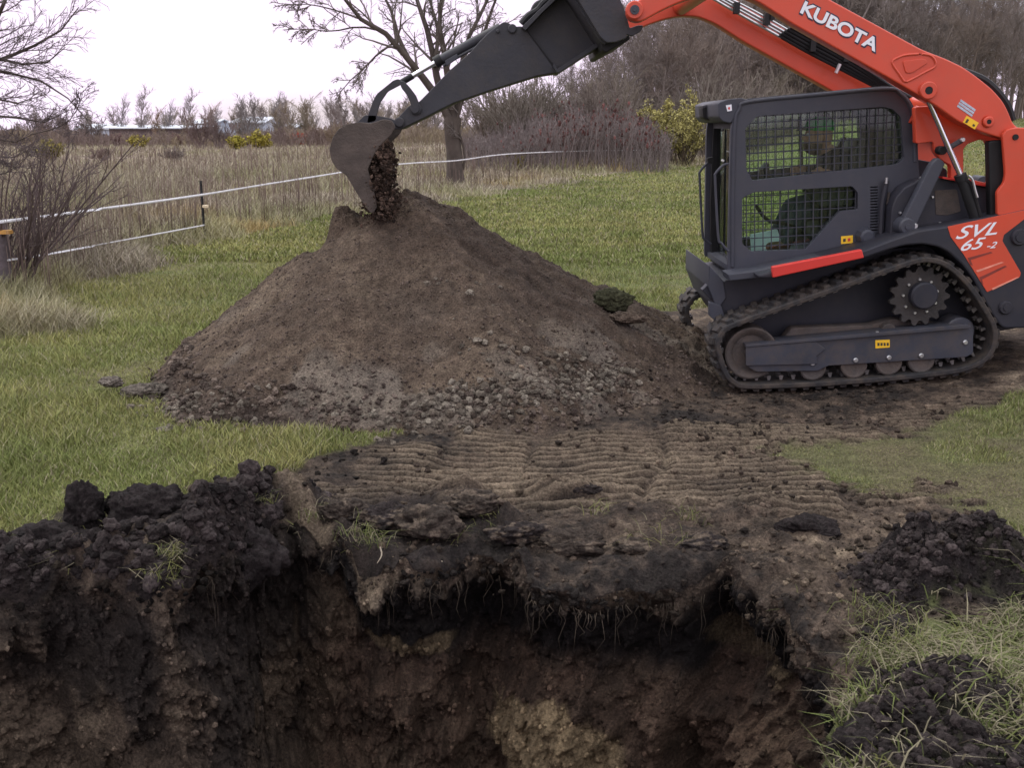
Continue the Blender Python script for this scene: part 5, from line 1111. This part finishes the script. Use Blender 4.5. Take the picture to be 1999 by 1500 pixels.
# ---- loader arms ----
arm = [(1238, 6), (1260, -10), (1330, -78), (1400, -106), (1500, -72), (1624, 0), (1800, 96), (1847, 114), (1882, 131), (1911, 152), (1938, 174), (1959, 198), (1970, 220), (1977, 240), (1992, 252), (2015, 260), (2015, 290), (1957, 270), (1919, 258), (1871, 237), (1823, 203), (1752, 161), (1548, 46), (1508, 20), (1480, 2), (1440, -14), (1400, -16), (1360, -8), (1320, 6), (1290, 20), (1262, 36), (1248, 42), (1232, 38), (1224, 26), (1226, 12)]
YA = Y0+.06; AT = .13
arm_w = [P(a, b, YA) for a, b in arm]
rad_ = .04
ax_, az_ = D(1927, 237, YA)
def circ(cx_, cz_, r, n=20): return [(cx_+r*math.cos(t), cz_+r*math.sin(t)) for t in np.arange(n)*2*math.pi/n]
def build_arm(Ya, near_):
    a_ = plate('loader_arm', arm_w, Ya, Ya+AT, M['orange'], R_, world=True, bev=.009, r=rad_, holes=[circ(ax_, az_, .03)])
    return a_
A1 = build_arm(YA, True)
A2 = build_arm(YA+1.40, False)
def boss(px, py, r, Y, par, hole=.012, mt='orange'):
    x, z = D(px, py, Y); disc('pin_boss', x, z, r, 0, 0, M[mt], par, rings=[(Y-.03, r*.45), (Y-.03, r-.006), (Y-.024, r), (Y+.01, r)])
    disc('pin', x, z, r*.45, 0, 0, M['black'], par, n=16, rings=[(Y-.028, 0), (Y-.028, r*.42), (Y+.0, r*.45)])
boss(1810, 176, .055, YA, A1); boss(1238, 19, .055, YA, A1); boss(1927, 237, .034, YA+.01, A1)
x, z = D(1238, 19, YA); disc('pin', x, z, .03, 0, 0, M['cab'], A1, n=20, rings=[(YA-.045, 0), (YA-.045, .012), (YA-.040, .013), (YA-.04, .028), (YA, .032)])
# embossed triangle
tri = catmull([P(a, b, YA-.003) for a, b in [(1742, 122), (1752, 112), (1772, 106), (1806, 105), (1822, 112), (1826, 128), (1806, 140), (1776, 156), (1766, 158), (1757, 146)]], 5, closed=True)
MB().path(np.stack([tri[:, 0], np.full(len(tri), YA-.001), tri[:, 1]], 1)[list(range(len(tri)))+[0]], .008, 6).build('embossed_rib', M['orange'], A1)
pk = [(1762, 118), (1806, 113), (1812, 122), (1780, 142), (1768, 142)]
plate('embossed_pad', pk, YA-.007, YA+.001, M['orange'], A1, bev=.004, r=5)
tx('KUBOTA', (1559, 26.5), (1710, 105), (1572, -3), YA-.002, 'shadowblue', A1, off=.05, ext=.001)
tx('KUBOTA', (1561, 24), (1708, 101), (1572, 0), YA-.0042, 'white', A1, off=.03, ext=.001)
plate('sticker', [(1887, 225), (1911, 239), (1903, 252), (1880, 238)], YA-.003, YA+.001, M['yellow'], A1, bev=.0005)
plate('sticker_mark', [(1888, 231), (1892, 233), (1888, 240), (1884, 238)], YA-.0045, YA-.0025, M['sticktext'], A1, bev=.0002); plate('sticker_mark', [(1900, 241), (1904, 243), (1902, 247), (1898, 245)], YA-.0045, YA-.0025, M['sticktext'], A1, bev=.0002)
for q in range(3):
    o_ = q*5.2; plate('sticker', [(1876-o_*.55, 193+o_), (1905-o_*.55, 213+o_), (1903-o_*.55, 217+o_), (1874-o_*.55, 197+o_)], YA-.003, YA+.001, M['greystk'], A1, bev=.0004)
# rear uprights (outer link plates) near and far
up_ = [(1957, 262), (1966, 252), (1985, 248), (2010, 249), (2020, 262), (2016, 330), (2012, 400), (2012, 420), (1947, 420), (1946, 374), (1960, 356), (1963, 340), (1958, 276)]
U1 = plate('rear_upright', up_, YA-.035, YA-.003, M['orange'], R_, bev=.006, r=5); x, z = D(1982, 267, YA-.035); disc('pin', x, z, .02, 0, 0, M['black'], U1, n=14, rings=[(YA-.045, 0), (YA-.045, .018), (YA-.03, .02)])
U2 = U1.copy(); COL.objects.link(U2); U2.location = (0, 1.50, 0)
plate('hydraulic_hose_guard', [(1930, 275), (1957, 272), (1962, 300), (1962, 352), (1948, 370), (1946, 430), (1934, 430), (1932, 360)], YA+.02, YA+.09, M['black'], R_, bev=.01, r=6)
# inner orange web with openings: bars between arm and hood on the far side of the near arm
web = [(1786, 208), (1830, 205), (1960, 262), (1960, 285), (1930, 362), (1856, 350), (1856, 322), (1838, 312), (1824, 296), (1822, 276), (1788, 280)]
plate('arm_web', web, YA+.18, YA+.24, M['orange'], R_, holes=[[(1881, 290), (1890, 280), (1915, 271), (1926, 275), (1931, 285), (1931, 358), (1881, 346)]], bev=.005, r=5, hr=4)
pipe('cross_tube', [(1780, 222, YA+.3), (1822, 236, YA+.3)], 0, .06, 'orange', k=0, n=20)
# lift cylinder
cyl = pipe('lift_cylinder', [(1877, 345), (1908, 436)], YA+.05, .036, 'black', k=0, n=20)
pipe('piston_rod', [(1813, 196), (1878, 350)], YA+.05, .018, 'chrome', cyl, k=0, n=16); pipe('cylinder_collar', [(1874, 340), (1878, 352)], YA+.05, .039, 'black', cyl, k=0, n=20)
pipe('hydraulic_hose', [(1884, 350), (1896, 360), (1908, 400), (1916, 432)], YA+.02, .012, 'black'); pipe('hydraulic_tube', [(1890, 342), (1898, 350), (1904, 372), (1908, 385)], YA+.0, .008, 'steel')
# control link
lk = plate('rear_link', [(1818, 320), (1832, 306), (1846, 318), (1786, 446), (1772, 452), (1758, 440), (1762, 430)], YG-.20, YG-.13, M['cab'], R_, bev=.008, r=6)
x, z = D(1769, 441, YG-.2); disc('pin_boss', x, z, .055, 0, 0, M['cab'], lk, rings=[(YG-.24, 0), (YG-.24, .018), (YG-.232, .019), (YG-.232, .045), (YG-.22, .055), (YG-.12, .06)]); bolt(1786, 441, YG-.215, .019, lk)
pipe('lever_link', [(1842, 294), (1878, 273)], YA+.12, .018, 'frame', k=0, n=10); bolt(1879, 272, YA+.10, .016, R_); x, z = D(1840, 293, YA+.1); disc('pin', x, z, .028, YA+.09, YA+.16, M['black'], R_)
# hoses between the arms (run along the far arm)
YH = YA+1.30
for q, (o1, r, mt) in enumerate([(0, .011, 'steel'), (9, .009, 'steel'), (17, .011, 'steel'), (26, .008, 'steel')]):
    pipe('hydraulic_tube', [(1385+o1*1.2, -8), (1450+o1*.9, 30-o1*.35), (1525+o1*.7, 72-o1*.45)], YH, r, mt, k=4)
for q, o1 in enumerate([0, 8, 16, 25, 33]):
    pipe('hydraulic_hose', [(1520+o1*.7, 68-o1*.5), (1580+o1*.6, 102-o1*.6), (1650+o1*.5, 138-o1*.55), (1735, 182-o1*.5), (1800, 215-o1*.4)], YH-.01*q, .014, 'black', k=5)
for px, py in [(1437, 18), (1496, 40), (1585, 92), (1650, 112), (1505, 30)]:
    x, z = D(px, py, YH-.02); MB().box(x-.02, x+.02, YH-.06, YH+.0, z-.03, z+.05).build('hose_clamp', M['black'], R_)
pipe('clamp_bracket', [(1632, 142), (1640, 124)], YH-.08, .014, 'steel', k=0, n=6)
x, z = D(1380, 17, YH); 
# cross brace joining both arms at the front
pb = P(1360, 20, YA+.7); MB().bar((pb[0], YA+.12, pb[1]+.1), (pb[0], YA+1.42, pb[1]+.1), .06, 20).build('arm_crossbar', M['orange'], R_)
pb = P(1930, 200, YA); MB().bar((pb[0], YA+.12, pb[1]), (pb[0], YA+1.42, pb[1]), .07, 20).build('arm_crossbar', M['orange'], R_)
pipe('hydraulic_hose', [(1880, 140, YA+.3), (1925, 160, YA+.3), (1962, 200, YA+.3), (1975, 235, YA+.3)], 0, .03, 'black')
# ---- mount plate + digging attachment ----
YM = YA+.02
for o_ in (0, 1.28):
    mp_ = [(1110, -40), (1200, -40), (1222, 6), (1231, 36), (1234, 50), (1250, 44), (1262, 44), (1257, 56), (1240, 66), (1228, 62), (1228, 70), (1205, 78), (1188, 79), (1176, 68), (1135, 0)]
    m_ = plate('mount_plate', [P(a, b, YM) for a, b in mp_], YM+o_+.14, YM+o_+.19, M['attach'], R_, world=True, bev=.005, r=.012)
plate('mount_back', [(1105, -40), (1135, 0), (1176, 68), (1188, 78), (1180, 86), (1166, 72), (1125, 6), (1095, -40)], YM+.195, YM+1.415, M['attach'], R_, bev=.004)
plate('mount_hook', [(1172, 78), (1188, 72), (1206, 80), (1228, 66), (1230, 76), (1200, 92), (1184, 101), (1176, 98)], YM+.24, YM+1.38, M['black'], R_, bev=.006, r=3)
YD = 7.38; DT = .30
box_ = plate('boom_box', [(1019, 54), (1052, 22), (1095, -18), (1190, -18), (1182, 76), (1170, 92), (1089, 141), (1080, 128)], YD+.02, YD+DT-.02, M['attach'], R_, bev=.006, r=2)
plate('box_flange', [(1018, 52), (1040, 30), (1092, -20), (1098, -14), (1060, 22), (1026, 58)], YD-.10, YD+DT+.10, M['attach'], box_, bev=.003)
plate('box_flange', [(1079, 127), (1086, 140), (1091, 141), (1181, 82), (1183, 70), (1088, 134), (1083, 122)], YD-.10, YD+DT+.10, M['attach'], box_, bev=.003)
dip = plate('dipper_arm', [(952, 64), (970, 50), (984, 41), (994, 44), (1003, 51), (1019, 50), (1030, 60), (1084, 134), (1089, 141), (1049, 147), (950, 178), (884, 201), (825, 231), (800, 243), (782, 252), (770, 252), (764, 244), (776, 230), (798, 206), (818, 198), (831, 185), (876, 138), (917, 102), (936, 80)], YD+.0, YD+DT, M['attach'], R_, bev=.006, r=4)
plate('weld_edge', [(1028, 60), (1031, 60), (1086, 132), (1083, 134)], YD-.004, YD+.002, M['black'], dip, bev=.001)
for px, py, r in [(1000, 55, .03), (812, 212, .04), (780, 238, .035), (972, 60, .012)]:
    x, z = D(px, py, YD); disc('pivot_pin', x, z, r, 0, 0, M['attach'], dip, n=20, rings=[(YD-.02, 0), (YD-.02, r*.8), (YD-.015, r), (YD+.01, r)])
YN = YD+DT/2
bc = pipe('bucket_cylinder', [(977, 53), (851, 121)], YN-.02, .034, 'attach', k=0, n=20)
pipe('piston_rod', [(856, 118), (803, 149)], YN-.02, .018, 'chrome', bc, k=0, n=16); pipe('cylinder_tube', [(958, 76), (895, 110), (865, 128)], YN-.06, .010, 'attach', bc, k=0, n=8)
pipe('cylinder_collar', [(862, 114), (849, 122)], YN-.02, .040, 'black', bc, k=0, n=20); pipe('rod_eye', [(806, 147), (784, 160)], YN-.02, .022, 'black', bc, k=0, n=14)
plate('valve_block', [(868, 118), (892, 104), (894, 112), (872, 128)], YN-.09, YN-.05, M['cab'], bc, bev=.003)
for o_ in (0, .20):
    l1 = plate('bucket_link', [(768, 156), (778, 153), (789, 160), (780, 166), (757, 178), (742, 200), (736, 222), (734, 236), (716, 240), (719, 222), (728, 196), (736, 182)], YD+.03+o_, YD+.055+o_, M['attach'], R_, bev=.003, r=4)
    l2 = plate('rocker_link', [(779, 158), (788, 157), (800, 170), (812, 186), (819, 204), (817, 218), (808, 222), (802, 214), (802, 202), (794, 184), (784, 172)], YD-.03+o_*1.7, YD-.005+o_*1.7, M['attach'], R_, bev=.003, r=4)
for o_ in (0, .20): plate('bucket_ear', [(696, 240), (712, 224), (730, 224), (762, 230), (775, 236), (770, 252), (730, 246), (700, 246)], YD+.03+o_, YD+.06+o_, M['attach'], R_, bev=.003, r=4)
# bucket: curved shell between two side plates
YBk = 7.24; BW = .56
outl = [(703, 238), (680, 241), (662, 250), (649, 268), (643, 290), (646, 310), (656, 328), (676, 342), (690, 366), (706, 392), (722, 414)]
inn = [(732, 418), (728, 402), (716, 372), (706, 345), (704, 330)]
side = outl+[(728, 417), (736, 404), (730, 375), (718, 330), (728, 306), (742, 284), (764, 262), (772, 246), (764, 234), (748, 232), (725, 240)]
bk = plate('bucket', side, YBk, YBk+.022, M['mudbucket'], R_, bev=.004, r=4)
sd2 = plate('side_plate', [P(a, b, YBk) for a, b in side], YBk+BW-.022, YBk+BW, M['mudbucket'], bk, world=True, bev=.004, r=.012)
ow = catmull([P(a, b, YBk) for a, b in outl], 6); cen = np.array(P(705, 300, YBk)); tt = np.gradient(ow, axis=0); tt /= np.linalg.norm(tt, axis=1, keepdims=True); nn_ = np.stack([-tt[:, 1], tt[:, 0]], 1)
if ((cen-ow)*nn_).sum() < 0: nn_ = -nn_
iw = ow+nn_*.018; loop = np.concatenate([ow, iw[::-1]]); ll = len(loop)
Vb = np.concatenate([np.stack([loop[:, 0], np.full(ll, yy), loop[:, 1]], 1) for yy in (YBk+.023, YBk+BW-.023)]); q = np.arange(ll)
mesh_np('bucket_shell', Vb, [np.stack([q, (q+1) % ll, (q+1) % ll+ll, q+ll], 1)], M['mudbucket'], bk, sharp=40)
for q in range(4):
    yy = YBk+.03+q*(BW-.11)/3; plate('tooth', [P(a, b, YBk) for a, b in [(704, 384), (722, 378), (733, 398), (728, 418), (722, 413)]], yy, yy+.05, M['steel' if q == 0 else 'mudbucket'], bk, world=True, bev=.005, r=.003)
# dark lumpy hoses on top of the box
for q in range(3): pipe('hydraulic_hose', [(1018, 46), (1032, 30), (1050, 18+q*2), (1062, 4), (1085, -12), (1110, -26)], YD+.02+q*.1, .022+.004*(q == 1), 'black', k=5)
pipe('hydraulic_hose', [(1040, 28), (1048, 10), (1066, 0), (1075, -20)], YD+.1, .026, 'black', k=5)
# mud resting in tracks handled by dust; soil lump still in the bucket
# ---- operator ----
def blob(name, chains, mt, parent, vox=.010, extra=(), smooth=2):
    vs, es, rd = [], [], []
    for ch in chains:
        b = len(vs)
        for i_, (pt, r) in enumerate(ch):
            vs.append(pt); rd.append(r)
            if i_: es.append((b+i_-1, b+i_))
    mb = MB()
    for (a_, b_) in es:                                                # rounded cone per bone, fused by the remesher below
        pa, pb_ = np.array(vs[a_], float), np.array(vs[b_], float); n = 7; tl = np.linspace(0, 1, n); pts = pa+(pb_-pa)*tl[:, None]; rr = rd[a_]+(rd[b_]-rd[a_])*tl
        V_, F_, c_ = tubes(pts[None], rr[None], 14); mb.add(V_, [F_, c_])
    for v_, r_ in zip(vs, rd): mb.add(np.array(v_)+I2*r_, [F2i])
    for V_, F_ in extra: mb.add(V_, [F_])
    o = mb.build(name, M[mt], parent); m = o.modifiers.new('r', 'REMESH'); m.mode = 'VOXEL'; m.voxel_size = vox; m.use_smooth_shade = True
    m2 = o.modifiers.new('s', 'SMOOTH'); m2.iterations = smooth; m2.factor = .5
    me = bpy.data.meshes.new_from_object(o.evaluated_get(bpy.context.evaluated_depsgraph_get())); o.modifiers.clear(); old = o.data; o.data = me; me.name = name; bpy.data.meshes.remove(old); return o
M['skin'] = mat('skin', (.42, .24, .17), .6, var=.08, vscale=20); M['jacket'] = mat('dark_jacket', (.030, .034, .045), .85, spec=.2, var=.25, vscale=12, bump=.3, bscale=30)
M['jeans'] = mat('work_trousers', (.045, .055, .07), .9, spec=.1, var=.2, vscale=15); M['capgreen'] = mat('green_cap', (.03, .36, .06), .8, var=.1); M['capnavy'] = mat('cap_brim', (.02, .03, .06), .8, var=.1)
M['beard'] = mat('beard_hair', (.07, .045, .03), .9, var=.2, vscale=40); M['boot'] = mat('boot_leather', (.12, .08, .05), .8, var=.2)
YP = YK+CW/2
def q3(px, py, dy=0.0): x_, z_ = P(px, py, YP); return np.array([x_, YP+dy, z_])
hip = q3(1650, 392); neck = q3(1626, 300); head = q3(1598, 266)
person = empty('person', tuple(hip), 'person in dark jacket and green cap seated inside the cab, hands on the levers', 'person')
hd = []
H3 = I4.copy(); hx = H3*np.array([.098, .076, .125])
fr_ = np.clip(-H3[:, 0], 0, 1); hx[:, 0] -= .010*fr_*ss(.1, -.9, H3[:, 2])                      # jaw
hx[:, 0] -= .026*np.exp(-((H3[:, 1])/.16)**2-((H3[:, 2]+.08)/.17)**2)*(fr_ > .5)                # nose
hx[:, 0] += .010*np.exp(-((np.abs(H3[:, 1])-.36)/.16)**2-((H3[:, 2]-.12)/.12)**2)*(fr_ > .5)     # eye sockets
hx[:, 0] += .004*np.exp(-((H3[:, 2]+.42)/.05)**2)*(fr_ > .5)*(np.abs(H3[:, 1]) < .3)             # mouth line
hx[:, 1] *= 1-.18*ss(-.2, -1, H3[:, 2])
headV = hx+head
ears = [(I2*np.array([.018, .012, .032])+head+np.array([.012, s_*.078, -.005]), F2i) for s_ in (-1, 1)]
def hand(c_, sgn):
    # palm and five separate bent fingers gripping a lever
    ch = [[(c_+np.array([.07, 0, .0]), .026), (c_+np.array([.02, 0, .005]), .034), (c_+np.array([-.02, 0, .0]), .030)]]
    for f_, (dz, ln) in enumerate([(.026, .9), (.009, 1.0), (-.009, .95), (-.026, .78)]):
        a_ = c_+np.array([-.03, 0, dz]); ch.append([(a_, .010), (a_+np.array([-.028*ln, -sgn*.006, -.002]), .0095), (a_+np.array([-.040*ln, sgn*.018, -.006]), .009), (a_+np.array([-.026*ln, sgn*.036, -.010]), .008)])
    a_ = c_+np.array([.01, sgn*.01, .024]); ch.append([(a_, .013), (a_+np.array([-.022, sgn*.022, .018]), .011), (a_+np.array([-.040, sgn*.034, .012]), .009)]); return ch
sh = [neck+np.array([.01, s_*.185, -.05]) for s_ in (-1, 1)]; el = [q3(1628, 352, s_*.27) for s_ in (-1, 1)]; wr = [q3(1594, 341, s_*.29) for s_ in (-1, 1)]; hn = [q3(1582, 336, s_*.29) for s_ in (-1, 1)]
kn = [q3(1556, 408, s_*.14) for s_ in (-1, 1)]; an = [q3(1520, 470, s_*.13) for s_ in (-1, 1)]; to = [q3(1492, 476, s_*.14) for s_ in (-1, 1)]
chest = (hip*.4+neck*.6)+np.array([-.01, 0, 0])
bodych = [[(hip, .13), (chest, .14), (neck+np.array([0, 0, -.05]), .09), (neck, .055), (head+np.array([.02, 0, -.07]), .052)]]
for s_ in (0, 1):
    bodych += [[(neck+np.array([0, 0, -.06]), .06), (sh[s_], .055), (el[s_], .040), (wr[s_], .027)]]+hand(hn[s_], 1 if s_ == 0 else -1)
    bodych += [[(hip+np.array([0, (-.09, .09)[s_], 0]), .085), (kn[s_], .058), (an[s_], .038), (to[s_], .034)]]
body = blob('body', bodych, 'skin', person, vox=.0065, extra=[(headV, F4i)]+ears, smooth=1)
jk = [[(hip+np.array([0, 0, .02]), .15), (chest, .165), (neck+np.array([.005, 0, -.06]), .115), (neck+np.array([.005, 0, -.01]), .07)]]
for s_ in (0, 1): jk += [[(neck+np.array([0, 0, -.07]), .08), (sh[s_], .075), (el[s_], .058), (wr[s_]*.85+el[s_]*.15, .043)]]
blob('jacket', jk, 'jacket', person, vox=.010)
tr3 = []
for s_ in (0, 1): tr3 += [[(hip+np.array([0, (-.09, .09)[s_], 0]), .11), (kn[s_], .076), (an[s_]*.9+kn[s_]*.1, .058)]]
blob('trousers', tr3, 'jeans', person, vox=.010)
bt = []
for s_ in (0, 1): bt.append([(an[s_]+np.array([.01, 0, -.01]), .048), (to[s_], .042)])
blob('boots', bt, 'boot', person, vox=.009)
cpV = I4*np.array([.110, .088, .085])+head+np.array([.004, 0, .058]); kf = (I4[F4i][:, :, 2].mean(1) > -.18)
mesh_np('cap', cpV, [F4i[kf]], M['capgreen'], person)
ang_ = np.linspace(-1.25, 1.25, 17); bo = np.stack([head[0]-.085-.075*np.cos(ang_)**.6, head[1]+.078*np.sin(ang_)/math.sin(1.25), np.full(17, head[2]+.048)-.008*np.cos(ang_)], 1); bi = np.stack([head[0]-.075+.02*(1-np.cos(ang_)), head[1]+.074*np.sin(ang_)/math.sin(1.25), np.full(17, head[2]+.056)], 1)
Vc = np.concatenate([bo, bi, bo+[0, 0, .006], bi+[0, 0, .006]]); i_ = np.arange(16)
mesh_np('cap_brim', Vc, [np.concatenate([np.stack([i_, i_+1, i_+18, i_+17], 1), np.stack([i_+34, i_+51, i_+52, i_+35], 1), np.stack([i_, i_+34, i_+35, i_+1], 1), np.stack([i_+17, i_+18, i_+52, i_+51], 1)])], M['capnavy'], person)
be = H3[:, :]*np.array([.094, .078, .07])*np.array([1.0, 1, 1])+head+np.array([-.012, 0, -.062]); kf = ((H3[F4i][:, :, 2].mean(1) < .25) & (H3[F4i][:, :, 0].mean(1) < .2))
mesh_np('beard', be, [F4i[kf]], M['beard'], person)
for s_ in (-1, 1):
    ey = I2*.011+head+np.array([-.086, s_*.028, .014]); mesh_np('eye', ey, [F2i], M['white'], person)
# put every part of the loader and the person at its own place under its root
for rt in (ROOT, person):
    for ch in rt.children: ch.location = Vector(ch.location)-Vector(rt.location)
